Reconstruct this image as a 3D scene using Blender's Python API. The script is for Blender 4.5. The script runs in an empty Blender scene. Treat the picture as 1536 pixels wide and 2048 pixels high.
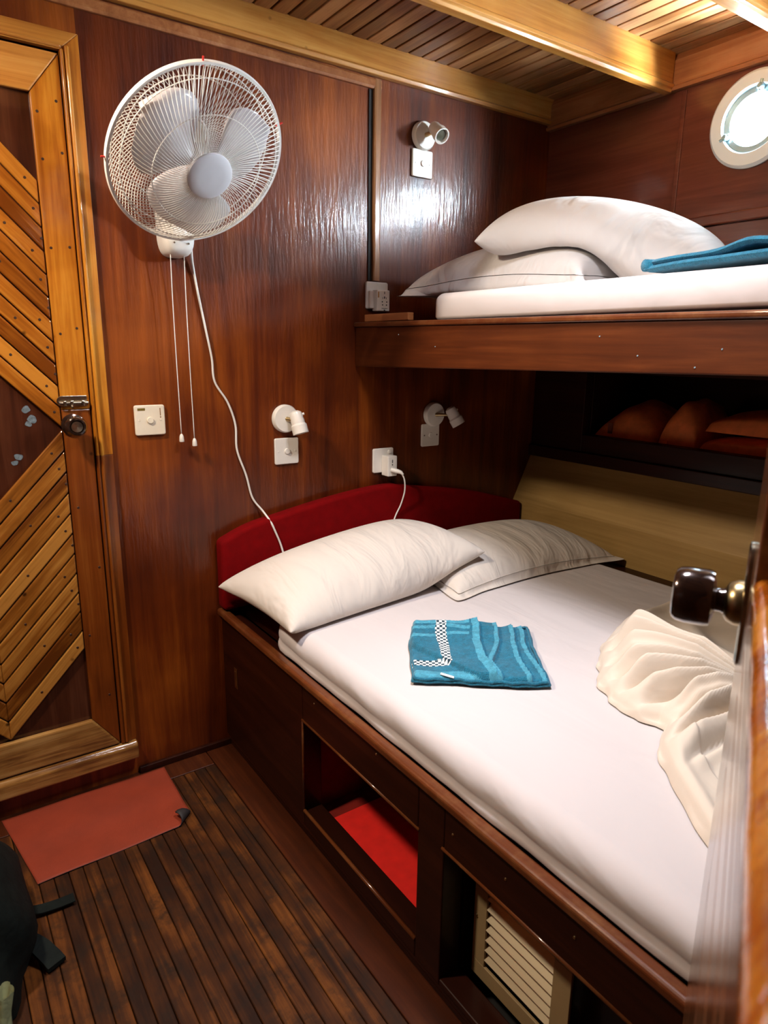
import bpy, bmesh, math, random
import numpy as np
from mathutils import Vector, Matrix
random.seed(7); RNG = np.random.default_rng(5)
C = bpy.context.scene.collection
PI = math.pi

# ------------------------------------------------------------------ materials
def new_mat(name):
    m = bpy.data.materials.new(name); m.use_nodes = True
    nt = m.node_tree; nt.nodes.clear()
    out = nt.nodes.new('ShaderNodeOutputMaterial')
    bs = nt.nodes.new('ShaderNodeBsdfPrincipled')
    nt.links.new(bs.outputs[0], out.inputs[0])
    return m, nt, bs

def wood(name, dark, mid, light, grain='x', scale=1.0, rough=.25, coat=.6, coat_rough=.06, var=.5, bump=.15,
         rot=None, knots=0.0, blotch=.4, contrast=1.0, ripple=.0, strip=None):
    m, nt, bs = new_mat(name); N = nt.nodes.new; L = nt.links.new
    tc = N('ShaderNodeTexCoord'); src = tc.outputs['Object']
    if rot:
        mr = N('ShaderNodeMapping'); mr.inputs['Rotation'].default_value = rot
        L(src, mr.inputs[0]); src = mr.outputs[0]
    at = N('ShaderNodeAttribute'); at.attribute_name = 'var'
    add = N('ShaderNodeVectorMath'); add.operation = 'ADD'
    mulv = N('ShaderNodeMath'); mulv.operation = 'MULTIPLY'; mulv.inputs[1].default_value = 17.3
    L(at.outputs['Fac'], mulv.inputs[0])
    comb = N('ShaderNodeCombineXYZ')
    for k in range(3): L(mulv.outputs[0], comb.inputs[k])
    L(src, add.inputs[0]); L(comb.outputs[0], add.inputs[1])
    mp = N('ShaderNodeMapping')
    s = [26*scale]*3; s['xyz'.index(grain)] = 1.6*scale
    mp.inputs['Scale'].default_value = s
    L(add.outputs[0], mp.inputs[0])
    n1 = N('ShaderNodeTexNoise'); n1.inputs['Scale'].default_value = 1; n1.inputs['Detail'].default_value = 6
    n1.inputs['Roughness'].default_value = .62; n1.inputs['Distortion'].default_value = .9
    L(mp.outputs[0], n1.inputs['Vector'])
    mp2 = N('ShaderNodeMapping'); s2 = [190*scale]*3; s2['xyz'.index(grain)] = 6*scale
    mp2.inputs['Scale'].default_value = s2; L(add.outputs[0], mp2.inputs[0])
    n2 = N('ShaderNodeTexNoise'); n2.inputs['Scale'].default_value = 1; n2.inputs['Detail'].default_value = 3
    L(mp2.outputs[0], n2.inputs['Vector'])
    n3 = N('ShaderNodeTexNoise'); n3.inputs['Scale'].default_value = 5*scale; n3.inputs['Detail'].default_value = 4
    L(add.outputs[0], n3.inputs['Vector'])
    a = N('ShaderNodeMath'); a.operation = 'MULTIPLY_ADD'; a.inputs[1].default_value = .28*contrast
    L(n2.outputs[0], a.inputs[0]); L(n1.outputs[0], a.inputs[2])
    b = N('ShaderNodeMath'); b.operation = 'MULTIPLY_ADD'; b.inputs[1].default_value = blotch
    L(n3.outputs[0], b.inputs[0]); L(a.outputs[0], b.inputs[2])
    v = N('ShaderNodeMath'); v.operation = 'MULTIPLY_ADD'; v.inputs[1].default_value = var
    L(at.outputs['Fac'], v.inputs[0]); L(b.outputs[0], v.inputs[2])
    ramp = N('ShaderNodeValToRGB'); e = ramp.color_ramp.elements
    mean = .5 + .14*contrast + blotch*.5 + var*.5
    w = .20/contrast
    lo = mean - w; hi = mean + w; span = 1.0
    mrg = N('ShaderNodeMapRange'); mrg.inputs[1].default_value = lo-.05; mrg.inputs[2].default_value = hi+.05
    L(v.outputs[0], mrg.inputs[0]); L(mrg.outputs[0], ramp.inputs[0])
    e[0].position = 0; e[0].color = (*dark, 1); e[1].position = 1; e[1].color = (*light, 1)
    k = e.new(.5); k.color = (*mid, 1)
    col = ramp.outputs[0]
    if knots:
        vo = N('ShaderNodeTexVoronoi'); vo.inputs['Scale'].default_value = 9; L(add.outputs[0], vo.inputs['Vector'])
        mk = N('ShaderNodeMapRange'); mk.inputs[1].default_value = .03; mk.inputs[2].default_value = .07
        mk.inputs[3].default_value = knots; mk.inputs[4].default_value = 0
        L(vo.outputs['Distance'], mk.inputs[0])
        mx = N('ShaderNodeMix'); mx.data_type = 'RGBA'; L(mk.outputs[0], mx.inputs[0]); L(col, mx.inputs[6])
        mx.inputs[7].default_value = (*[c*.25 for c in dark], 1); col = mx.outputs[2]
    if strip:   # worn grime patches
        ns = N('ShaderNodeTexNoise'); ns.inputs['Scale'].default_value = 14; ns.inputs['Detail'].default_value = 8
        ns.inputs['Roughness'].default_value = .7; L(tc.outputs['Object'], ns.inputs['Vector'])
        mk = N('ShaderNodeMapRange'); mk.inputs[1].default_value = .48; mk.inputs[2].default_value = .66
        mk.inputs[3].default_value = 0; mk.inputs[4].default_value = strip[0]
        L(ns.outputs[0], mk.inputs[0])
        mx = N('ShaderNodeMix'); mx.data_type = 'RGBA'; L(mk.outputs[0], mx.inputs[0]); L(col, mx.inputs[6])
        mx.inputs[7].default_value = (*strip[1], 1); col = mx.outputs[2]
    L(col, bs.inputs['Base Color']); bs.inputs['Specular IOR Level'].default_value = .2
    bs.inputs['Roughness'].default_value = rough
    bs.inputs['Coat Weight'].default_value = coat; bs.inputs['Coat Roughness'].default_value = coat_rough
    bp = N('ShaderNodeBump'); bp.inputs['Strength'].default_value = bump; bp.inputs['Distance'].default_value = .002
    if ripple:
        mp3 = N('ShaderNodeMapping'); s3 = [95]*3; s3['xyz'.index(grain)] = 14; mp3.inputs['Scale'].default_value = s3
        L(tc.outputs['Object'], mp3.inputs[0])
        n4 = N('ShaderNodeTexNoise'); n4.inputs['Scale'].default_value = 1; n4.inputs['Detail'].default_value = 3
        L(mp3.outputs[0], n4.inputs['Vector'])
        ad = N('ShaderNodeMath'); ad.operation = 'MULTIPLY_ADD'; ad.inputs[1].default_value = ripple
        L(n4.outputs[0], ad.inputs[0]); L(a.outputs[0], ad.inputs[2]); L(ad.outputs[0], bp.inputs['Height'])
        L(bp.outputs[0], bs.inputs['Coat Normal'])
    else:
        L(a.outputs[0], bp.inputs['Height']); L(bp.outputs[0], bs.inputs['Coat Normal'])
    L(bp.outputs[0], bs.inputs['Normal'])
    return m

def plain(name, col, rough=.5, metal=0, coat=0, noise=.0, nscale=30, bump=0, bscale=200, sheen=0, sss=0, spec=.5):
    m, nt, bs = new_mat(name); N = nt.nodes.new; L = nt.links.new
    tc = N('ShaderNodeTexCoord')
    n = N('ShaderNodeTexNoise'); n.inputs['Scale'].default_value = nscale; n.inputs['Detail'].default_value = 5
    L(tc.outputs['Object'], n.inputs['Vector'])
    r = N('ShaderNodeValToRGB'); e = r.color_ramp.elements
    e[0].position = .3; e[1].position = .7
    e[0].color = (*[max(0, c*(1-noise)) for c in col], 1); e[1].color = (*[min(1, c*(1+noise)) for c in col], 1)
    L(n.outputs[0], r.inputs[0]); L(r.outputs[0], bs.inputs['Base Color'])
    bs.inputs['Roughness'].default_value = rough; bs.inputs['Metallic'].default_value = metal
    bs.inputs['Coat Weight'].default_value = coat; bs.inputs['Coat Roughness'].default_value = .05
    bs.inputs['Sheen Weight'].default_value = sheen; bs.inputs['Specular IOR Level'].default_value = spec
    if bump:
        n2 = N('ShaderNodeTexNoise'); n2.inputs['Scale'].default_value = bscale; n2.inputs['Detail'].default_value = 4
        L(tc.outputs['Object'], n2.inputs['Vector'])
        b = N('ShaderNodeBump'); b.inputs['Strength'].default_value = bump; b.inputs['Distance'].default_value = .002
        L(n2.outputs[0], b.inputs['Height']); L(b.outputs[0], bs.inputs['Normal'])
    return m

def cloth_mat(name, col, crease=.35, scale=(9, 9, 9), rough=.85, fine=.1):
    m, nt, bs = new_mat(name); N = nt.nodes.new; L = nt.links.new
    tc = N('ShaderNodeTexCoord')
    mp = N('ShaderNodeMapping'); mp.inputs['Scale'].default_value = scale; L(tc.outputs['Object'], mp.inputs[0])
    n = N('ShaderNodeTexNoise'); n.inputs['Scale'].default_value = 1; n.inputs['Detail'].default_value = 3; n.inputs['Distortion'].default_value = .6
    L(mp.outputs[0], n.inputs['Vector'])
    n2 = N('ShaderNodeTexNoise'); n2.inputs['Scale'].default_value = 600; L(tc.outputs['Object'], n2.inputs['Vector'])
    b = N('ShaderNodeBump'); b.inputs['Strength'].default_value = crease; b.inputs['Distance'].default_value = .02
    b2 = N('ShaderNodeBump'); b2.inputs['Strength'].default_value = fine; b2.inputs['Distance'].default_value = .001
    L(n.outputs[0], b.inputs['Height']); L(n2.outputs[0], b2.inputs['Height']); L(b.outputs[0], b2.inputs['Normal'])
    L(b2.outputs[0], bs.inputs['Normal'])
    bs.inputs['Base Color'].default_value = (*col, 1); bs.inputs['Roughness'].default_value = rough
    bs.inputs['Sheen Weight'].default_value = .05
    return m

M = {}
M['wall'] = wood('varnished_plywood', (.034, .0032, .0003), (.118, .0190, .0012), (.29, .066, .0050), 'z', .42, .5, .48, .18, var=0, bump=.16, blotch=1.1, ripple=4.5, contrast=.7)
M['hull'] = wood('hull_plywood', (.075, .016, .008), (.125, .030, .015), (.18, .048, .024), 'y', .6, .35, .6, .12, var=0, bump=.1, blotch=.4)
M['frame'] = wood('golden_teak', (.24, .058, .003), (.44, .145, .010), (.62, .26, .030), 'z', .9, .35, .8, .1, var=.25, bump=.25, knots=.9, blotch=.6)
M['frameshade'] = wood('shaded_teak', (.10, .020, .0022), (.18, .040, .0045), (.27, .078, .011), 'z', .9, .35, .45, .15, var=.25, bump=.25, knots=.9, blotch=.5)  # darker copy of the door teak: shade on the lower frame put into the colour
M['framex'] = wood('golden_teak_beam', (.32, .10, .012), (.50, .20, .035), (.64, .31, .075), 'x', .9, .4, .6, .12, var=.2, bump=.2, blotch=.5, knots=.5)
M['framez'] = wood('teak_strip', (.20, .08, .03), (.30, .13, .05), (.40, .20, .09), 'z', .9, .4, .5, .15, var=.2, bump=.2, blotch=.5)
M['framey'] = wood('teak_cornice', (.22, .07, .02), (.34, .12, .04), (.44, .18, .07), 'y', .9, .4, .6, .12, var=.2, bump=.2, blotch=.5)
M['plankU'] = wood('door_plank_upper', (.15, .035, .002), (.32, .095, .007), (.50, .19, .022), 'x', 1.0, .35, .9, .07, var=.75, bump=.3, knots=.8, rot=(0, math.radians(-46), 0), blotch=.5)
M['plankL'] = wood('door_plank_lower', (.11, .028, .003), (.28, .095, .012), (.48, .21, .040), 'x', 1.0, .35, .9, .07, var=.85, bump=.35, knots=.9, rot=(0, math.radians(46), 0), blotch=.6)
M['doordark'] = wood('door_backing', (.03, .008, .004), (.055, .014, .006), (.09, .028, .012), 'z', 1, .3, .9, .05, var=0, bump=.2)
M['bed'] = wood('bed_mahogany', (.013, .0022, .0006), (.022, .0037, .0009), (.038, .007, .0018), 'y', .7, .45, .16, .15, var=.2, bump=.12)
M['cap'] = wood('bed_cap_rail', (.075, .017, .005), (.12, .030, .008), (.21, .065, .018), 'y', .9, .35, .8, .1, var=.2, bump=.3, strip=(.25, (.30, .14, .05)))
M['berth'] = wood('upper_berth_mahogany', (.045, .0085, .0016), (.078, .016, .0028), (.125, .030, .006), 'y', .8, .45, .35, .2, var=.2, bump=.15)
M['beige'] = wood('pale_veneer', (.25, .145, .042), (.34, .205, .065), (.43, .27, .092), 'y', .55, .5, .15, .3, var=0, bump=.08, blotch=.5)
M['slat'] = wood('ceiling_slat', (.16, .05, .012), (.34, .14, .045), (.54, .28, .12), 'y', .9, .4, .6, .2, var=.5, bump=.15)
M['floor'] = wood('floor_boards', (.018, .0045, .0007), (.052, .014, .0018), (.15, .045, .006), 'y', 1.1, .6, .04, .3, var=.22, bump=.4, blotch=.9, strip=(.88, (.016, .007, .003)))
M['floorb'] = wood('floor_border', (.030, .006, .0012), (.055, .011, .002), (.085, .020, .004), 'y', 1.1, .5, .12, .2, var=.2, bump=.2, strip=(.3, (.03, .009, .004)))
M['sill'] = wood('worn_sill', (.13, .05, .012), (.30, .14, .035), (.45, .25, .08), 'x', 1.0, .3, .9, .05, var=.2, bump=.6, blotch=.9, knots=.7, contrast=1.3)
M['neardoor'] = wood('near_door_varnish', (.10, .03, .010), (.16, .055, .02), (.22, .085, .035), 'x', .9, .3, .8, .10, var=.5, bump=.06)
M['nearedge'] = wood('near_door_ledge', (.22, .040, .002), (.46, .11, .006), (.75, .28, .03), 'x', 1.6, .25, 1.0, .05, var=.2, bump=.5, blotch=1.1, contrast=1.3)
M['plug'] = plain('dark_nail_plug', (.035, .010, .003), .5)
M['black'] = plain('dark_void_and_shade', (.008, .006, .005), .8)
M['white_plastic'] = plain('white_plastic', (.80, .76, .69), .35, coat=.3, noise=.02)
M['cream_plastic'] = plain('cream_plastic', (.82, .73, .58), .4, coat=.2, noise=.03)
M['fan_plastic'] = plain('fan_plastic', (.80, .78, .74), .35, coat=.2, noise=.02)
M['fan_blade'] = plain('fan_blade_plastic', (.60, .56, .58), .3, coat=.3, noise=.03)
M['grey_cap'] = plain('fan_badge', (.66, .66, .70), .35, noise=.02)
M['red_tie'] = plain('red_clip', (.75, .03, .02), .5)
M['screw'] = plain('screw_metal', (.25, .2, .15), .35, metal=1)
M['hole'] = plain('socket_hole', (.01, .01, .01), .6)
M['brass'] = plain('aged_brass', (.55, .42, .22), .28, metal=1, noise=.3)
M['steel'] = plain('old_steel', (.45, .40, .30), .25, metal=1, noise=.4, nscale=60)
M['chrome'] = plain('porthole_chrome', (.50, .72, .80), .22, metal=.6)
M['porthole_white'] = plain('porthole_rim', (.84, .92, .95), .3, coat=.5)
M['bronze'] = plain('dark_bronze_knob', (.030, .014, .010), .18, metal=.5, coat=1)
M['oldknob'] = plain('old_knob', (.06, .03, .02), .2, metal=.7, coat=.8, noise=.6, nscale=40)
M['red_fabric'] = plain('red_cushion_fabric', (.16, .0006, .0014), .9, noise=.12, bump=.3, bscale=300, spec=.1)
M['red_paint'] = plain('red_painted_wood', (.20, .008, .003), .6, noise=.15)
M['red_foam'] = plain('red_foam_pad', (.80, .012, .006), .7, noise=.08)
M['mat'] = plain('terracotta_rubber', (.235, .026, .005), .7, noise=.12, nscale=9, bump=.25, bscale=500)
M['matback'] = plain('rubber_back', (.02, .015, .015), .7)
M['sheet'] = cloth_mat('bed_sheet', (.61, .555, .545), .45, (7, 2.5, 7))
M['sheetu'] = cloth_mat('upper_bed_sheet', (.66, .60, .57), .30, (5, 5, 5))
M['pillow'] = cloth_mat('pillow_cotton', (.66, .595, .53), 1.0, (11, 3, 6))
M['pillowu'] = cloth_mat('upper_pillow_cotton', (.58, .55, .53), 1.0, (4, 10, 6))
M['duvet'] = cloth_mat('crumpled_sheet_cotton', (.70, .60, .49), .35, (7, 7, 7))
M['orange'] = plain('life_jacket_nylon', (.85, .21, .05), .75, noise=.15, bump=.5, bscale=60)
M['vent'] = plain('vent_beige_paint', (.36, .25, .12), .45, metal=.0, noise=.05)
M['ventslat'] = plain('vent_slat_metal', (.62, .52, .34), .3, metal=.5)
M['bag'] = plain('dark_nylon_bag', (.004, .007, .006), .8, noise=.4, bump=.5, bscale=90, spec=.2)
M['green'] = plain('olive_cloth', (.22, .24, .12), .8, noise=.25, bump=.5, bscale=150)
M['cord'] = plain('white_cord', (.80, .77, .72), .5)
M['tag'] = plain('white_label', (.80, .80, .76), .6)
M['gold'] = plain('gold_sticker', (.35, .25, .06), .35, metal=.6, noise=.4, nscale=300)
M['jacket_strap'] = plain('jacket_strap', (.16, .03, .01), .6)

def towel_mat(name, col, bump):
    m, nt, bs = new_mat(name); N = nt.nodes.new; L = nt.links.new
    tc = N('ShaderNodeTexCoord')
    n = N('ShaderNodeTexNoise'); n.inputs['Scale'].default_value = 420; n.inputs['Detail'].default_value = 3
    n3 = N('ShaderNodeTexNoise'); n3.inputs['Scale'].default_value = 90; n3.inputs['Detail'].default_value = 3
    L(tc.outputs['Object'], n.inputs['Vector']); L(tc.outputs['Object'], n3.inputs['Vector'])
    r = N('ShaderNodeValToRGB'); e = r.color_ramp.elements; e[0].position = .35; e[1].position = .68
    e[0].color = (*[c*.62 for c in col], 1); e[1].color = (*[min(1, c*1.25) for c in col], 1)
    mx = N('ShaderNodeMath'); mx.operation = 'MULTIPLY_ADD'; mx.inputs[1].default_value = .5
    L(n.outputs[0], mx.inputs[0])
    h = N('ShaderNodeMath'); h.operation = 'MULTIPLY'; h.inputs[1].default_value = .5; L(n3.outputs[0], h.inputs[0]); L(h.outputs[0], mx.inputs[2])
    L(mx.outputs[0], r.inputs[0]); L(r.outputs[0], bs.inputs['Base Color'])
    b = N('ShaderNodeBump'); b.inputs['Strength'].default_value = bump; b.inputs['Distance'].default_value = .004
    L(n.outputs[0], b.inputs['Height']); L(b.outputs[0], bs.inputs['Normal'])
    bs.inputs['Roughness'].default_value = .95; bs.inputs['Sheen Weight'].default_value = .15
    return m
M['towel'] = towel_mat('blue_terry', (.006, .165, .27), .9)
M['hem'] = towel_mat('blue_hem', (.06, .30, .42), .12)

def gingham():
    m, nt, bs = new_mat('gingham_band'); N = nt.nodes.new; L = nt.links.new
    uv = N('ShaderNodeTexCoord'); ck = N('ShaderNodeTexChecker'); ck.inputs['Scale'].default_value = 1
    ck.inputs[1].default_value = (.80, .82, .80, 1); ck.inputs[2].default_value = (.012, .04, .06, 1)
    L(uv.outputs['UV'], ck.inputs['Vector']); L(ck.outputs[0], bs.inputs['Base Color'])
    bs.inputs['Roughness'].default_value = .9
    return m
M['gingham'] = gingham()

def glass():
    m = bpy.data.materials.new('porthole_glass'); m.use_nodes = True; nt = m.node_tree; nt.nodes.clear()
    N = nt.nodes.new; L = nt.links.new
    o = N('ShaderNodeOutputMaterial'); mx = N('ShaderNodeMixShader'); t = N('ShaderNodeBsdfTransparent'); g = N('ShaderNodeBsdfGlossy')
    g.inputs['Roughness'].default_value = .03; t.inputs[0].default_value = (.95, .98, 1, 1)
    mx.inputs[0].default_value = .06; L(t.outputs[0], mx.inputs[1]); L(g.outputs[0], mx.inputs[2]); L(mx.outputs[0], o.inputs[0])
    return m
M['glass'] = glass()

# ------------------------------------------------------------------ mesh helpers
class MB:
    def __init__(s): s.v = []; s.f = []; s.var = []; s.mi = []; s.uv = {}
    def add(s, verts, faces, var=None, mi=0):
        o = len(s.v); s.v += [tuple(map(float, p)) for p in verts]
        vr = random.random() if var is None else var
        for f in faces: s.f.append(tuple(i+o for i in f)); s.var.append(vr); s.mi.append(mi)
        return s
    def box(s, x0, x1, y0, y1, z0, z1, var=None, mi=0):
        if x0 > x1: x0, x1 = x1, x0
        if y0 > y1: y0, y1 = y1, y0
        if z0 > z1: z0, z1 = z1, z0
        v = [(x0,y0,z0),(x1,y0,z0),(x1,y1,z0),(x0,y1,z0),(x0,y0,z1),(x1,y0,z1),(x1,y1,z1),(x0,y1,z1)]
        return s.add(v, [(0,3,2,1),(4,5,6,7),(0,1,5,4),(1,2,6,5),(2,3,7,6),(3,0,4,7)], var, mi)
    def prism(s, poly, axis, a, b, var=None, mi=0):
        """poly: 2-D points in the two other axes, extruded along axis from a to b"""
        n = len(poly)
        def P(p, t):
            if axis == 'y': return (p[0], t, p[1])
            if axis == 'x': return (t, p[0], p[1])
            return (p[0], p[1], t)
        v = [P(p, a) for p in poly] + [P(p, b) for p in poly]
        f = [tuple(range(n)), tuple(range(2*n-1, n-1, -1))] + [(i, i+n, (i+1) % n+n, (i+1) % n) for i in range(n)]
        return s.add(v, f, var, mi)
    def hexa(s, pts, var=None, mi=0):
        return s.add(pts, [(0,3,2,1),(4,5,6,7),(0,1,5,4),(1,2,6,5),(2,3,7,6),(3,0,4,7)], var, mi)
    def tube(s, path, r, n=8, cap=True, var=None, mi=0, closed=False):
        path = [Vector(p) for p in path]; m = len(path)
        rs = r if hasattr(r, '__len__') else [r]*m
        vs = []; prev = None
        for i, p in enumerate(path):
            if closed: t = path[(i+1) % m]-path[i-1]
            else: t = path[min(i+1, m-1)]-path[max(i-1, 0)]
            t.normalize()
            if prev is None:
                up = Vector((0, 0, 1)) if abs(t.z) < .9 else Vector((1, 0, 0))
                e1 = t.cross(up).normalized()
            else:
                e1 = (prev-t*prev.dot(t)).normalized()
            prev = e1; e2 = t.cross(e1)
            for k in range(n):
                a = 2*PI*k/n; vs.append(p+(e1*math.cos(a)+e2*math.sin(a))*rs[i])
        fs = []
        for i in range(m if closed else m-1):
            j = (i+1) % m
            for k in range(n): fs.append((i*n+k, i*n+(k+1) % n, j*n+(k+1) % n, j*n+k))
        if cap and not closed: fs += [tuple(range(n-1, -1, -1)), tuple((m-1)*n+k for k in range(n))]
        return s.add(vs, fs, var, mi)
    def lathe(s, prof, org, axis, n=32, var=None, mi=0, close=False):
        """prof: (radius, distance along axis)"""
        ax = Vector(axis).normalized(); org = Vector(org)
        up = Vector((0, 0, 1)) if abs(ax.z) < .9 else Vector((1, 0, 0))
        e1 = ax.cross(up).normalized(); e2 = ax.cross(e1)
        vs = []; fs = []; m = len(prof)
        for r, h in prof:
            for k in range(n):
                a = 2*PI*k/n; vs.append(org+ax*h+(e1*math.cos(a)+e2*math.sin(a))*max(r, 1e-5))
        for i in range(m if close else m-1):
            j = (i+1) % m
            for k in range(n): fs.append((i*n+k, j*n+k, j*n+(k+1) % n, i*n+(k+1) % n))
        return s.add(vs, fs, var, mi)
    def grid(s, pts, nu, nv, var=None, mi=0):
        fs = [(i*nv+j, (i+1)*nv+j, (i+1)*nv+j+1, i*nv+j+1) for i in range(nu-1) for j in range(nv-1)]
        return s.add(pts, fs, var, mi)
    def build(s, name, mat, parent=None, recalc=True, bevel=0, smooth=False, seg=2, loc=None, angle=40, wn=False):
        me = bpy.data.meshes.new(name)
        o = bpy.data.objects.new(name, me); C.objects.link(o)
        off = Vector((0, 0, 0))
        if parent is not None:
            q = parent
            while q is not None: off += q.location; q = q.parent
            o.parent = parent
        if loc is not None: o.location = Vector(loc)-off; off = Vector(loc)
        me.from_pydata([tuple(Vector(p)-off) for p in s.v], [], s.f)
        at = me.attributes.new('var', 'FLOAT', 'FACE'); at.data.foreach_set('value', s.var)
        mats = mat if isinstance(mat, (list, tuple)) else [mat]
        for k in mats: me.materials.append(M[k] if isinstance(k, str) else k)
        me.polygons.foreach_set('material_index', s.mi)
        bm = bmesh.new(); bm.from_mesh(me); (bmesh.ops.recalc_face_normals(bm, faces=bm.faces) if recalc else None); bm.to_mesh(me); bm.free()
        if smooth:
            me.polygons.foreach_set('use_smooth', [True]*len(me.polygons))
            if smooth == 'auto': me.set_sharp_from_angle(angle=math.radians(angle))
        if bevel:
            b = o.modifiers.new('bevel', 'BEVEL'); b.width = bevel; b.segments = seg; b.limit_method = 'ANGLE'; b.angle_limit = math.radians(35)
            b.harden_normals = False
        return o

def dots(parent, name, mat, pts, axis, r=.0028, h=.0012, n=10):
    for p in pts:
        mb = MB(); mb.lathe([(0, -.0002), (r, -.0002), (r*.8, h), (0, h)], p, axis, n); mb.build(name, mat, parent, smooth='auto')

def thing(name, label, cat, loc=(0, 0, 0), group=None):
    o = bpy.data.objects.new(name, None); C.objects.link(o); o.location = loc
    o.empty_display_size = .05
    o['label'] = label; o['category'] = cat
    if group: o['group'] = group
    return o
def tag(o, label, cat, group=None, kind=None):
    o['label'] = label; o['category'] = cat
    if group: o['group'] = group
    if kind: o['kind'] = kind
    return o
def struct(o, label=None, cat='structure'):
    o['kind'] = 'structure'; o['category'] = cat
    if label: o['label'] = label
    return o
def sempty(name, label, cat, loc=(0, 0, 0)):
    o = bpy.data.objects.new(name, None); C.objects.link(o); o.location = loc; o.empty_display_size = .05
    return struct(o, label, cat)

YF = -2.75   # front wall
XL = -1.15   # left wall
# ------------------------------------------------------------------ shell
b = MB()
PW = .0345
b.box(XL, 2.30, YF, 0, -.06, -.012, var=.1, mi=1)
nb = int((.664+1.15)/PW)
for i in range(nb+1):
    x1 = .664-i*PW; x0 = x1-PW+.0018
    if x1 < XL: break
    b.box(max(x0, XL), x1, YF, -.094, -.013, 0)
b.box(.667, .78, YF, 0, -.013, .0005, var=.35, mi=2)           # border board by the bed
b.box(XL, .664, -.091, 0, -.013, .0005, var=.5, mi=2)
struct(b.build('floor', ['floor', 'black', 'floorb'], bevel=.0015, seg=1), 'worn brown floorboards running away from the far wall', 'floor')
b = MB(); b.box(.765, 2.30, YF, 0, -.05, -.02)
b.v and None
b = MB(); b.box(.447, 2.30, 0, .05, -.06, 2.30); b.box(XL-.05, -.247, 0, .05, -.06, 2.30); b.box(-.247, .447, 0, .05, 2.05, 2.30); b.box(-.247, .447, .0, .05, -.06, .068); b.box(XL-.05, 2.65, .05, .09, -.06, 2.34)
struct(b.build('wall_back', 'wall'), 'glossy red brown plywood wall behind the fan and beds', 'wall')
b = MB(); b.box(XL-.05, XL, YF, 0, -.06, 2.30)
struct(b.build('wall_left', 'wall'), 'dark varnished wall on the left side', 'wall')
b = MB(); b.box(XL-.05, 2.30, YF-.05, YF, -.06, 2.30)
struct(b.build('wall_front', 'wall'), 'dark varnished wall behind the viewer', 'wall')

# hull wall on the right with porthole openings and the locker recess
def disc_wall(x, y0, y1, z0, z1, holes, n=48, depth=.05):
    """wall face at x with circular holes: each hole sits in its own square cell"""
    mb = MB()
    ys = [y0]; cells = []
    for (cy, cz, r) in sorted(holes, reverse=True):
        a, c = cy+r*1.25, cy-r*1.25
        cells.append((a, c, cz, r))
    cur = y0
    def slab(a, c, za, zb): mb.box(x, x+depth, c, a, za, zb, var=.5)
    for a, c, cz, r in cells:
        if cur > a: slab(cur, a, z0, z1)
        zt, zb = cz+r*1.25, cz-r*1.25
        slab(a, c, zt, z1) if zt < z1 else None
        slab(a, c, z0, zb)
        zt = min(zt, z1)
        cy = (a+c)/2
        sq = []
        for k in range(n):
            t = 2*PI*k/n-PI; dx, dz = math.cos(t), math.sin(t)
            m_ = max(abs(dx), abs(dz)); ex, ez = dx/m_*r*1.25, dz/m_*r*1.25
            ez = min(ez, zt-cz); sq.append((cy+ex, cz+ez))
        ci = [(cy+r*math.cos(2*PI*k/n-PI), cz+r*math.sin(2*PI*k/n-PI)) for k in range(n)]
        v = [(x, p[0], p[1]) for p in sq]+[(x, p[0], p[1]) for p in ci]+[(x+depth, p[0], p[1]) for p in ci]+[(x+depth, p[0], p[1]) for p in sq]
        f = []
        for k in range(n):
            j = (k+1) % n; f += [(k, j, n+j, n+k), (n+k, n+j, 2*n+j, 2*n+k), (2*n+k, 2*n+j, 3*n+j, 3*n+k)]
        mb.add(v, f, .5); cur = c
    if cur > y1: slab(cur, y1, z0, z1)
    return mb
PORT = [(-.80, 1.985, .088), (-1.27, 1.985, .088)]
HX = 2.14
hull = sempty('wall_right', 'hull side wall of brown panels beside the berths', 'wall')
mb = MB(); mb.box(HX+.004, HX+.05, -.5655, 0, 1.25, 2.30, var=.5)
mb.build('corner_panel', 'hull', hull)
HP = HX-.0
mb = disc_wall(HP, -.562, YF, 1.727, 2.30, PORT); mb.box(HP+.004, HP+.05, YF, -.562, 1.25, 1.7265, var=.4)
mb.box(HP, HP+.05, -.566, -.556, 1.25, 2.30)
mb.build('porthole_panel', 'hull', hull)
mb = MB(); mb.box(HX-.004, HX+.002, -.572, -.556, 1.62, 2.125)
mb.build('panel_bead', 'hull', hull, bevel=.002)
# ledge under the porthole
mb = MB(); mb.box(HP-.014, HP+.0035, YF, -.50, 1.706, 1.737, var=.6)
mb.build('ledge', 'hull', hull, bevel=.004)
# lower locker front with opening
mb = MB()
mb.box(2.15, 2.20, -.262, 0, .93, 1.27, var=.2); mb.box(2.15, 2.20, YF, -2.2, .93, 1.27, var=.2)
mb.box(2.15, 2.20, -2.2, -.262, .93, .998, var=.2); mb.box(2.15, 2.20, -2.2, -.262, 1.238, 1.27, var=.2)
mb.box(2.20, 2.58, -2.2, -.20, .955, .985, var=.2); mb.box(2.56, 2.60, -2.25, -.1, .95, 1.30, var=.2)
mb.box(2.20, 2.58, -.262, -.23, .95, 1.30, var=.2); mb.box(2.20, 2.58, -2.23, -2.2, .95, 1.30); mb.box(2.15, 2.60, -2.25, -.1, 1.27, 1.30)
mb.build('locker_front', 'bed', hull, bevel=.002, seg=1)
mb = MB(); mb.box(2.135, 2.15, YF, 0, .885, .93)
mb.build('locker_lip', 'bed', hull, bevel=.003)
mb = MB(); mb.prism([(2.155, .888), (2.062, .70), (2.062, .54), (2.20, .54), (2.20, .888)], 'y', 0, YF, var=.5)
mb.build('pale_veneer_panel', 'beige', hull)
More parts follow.
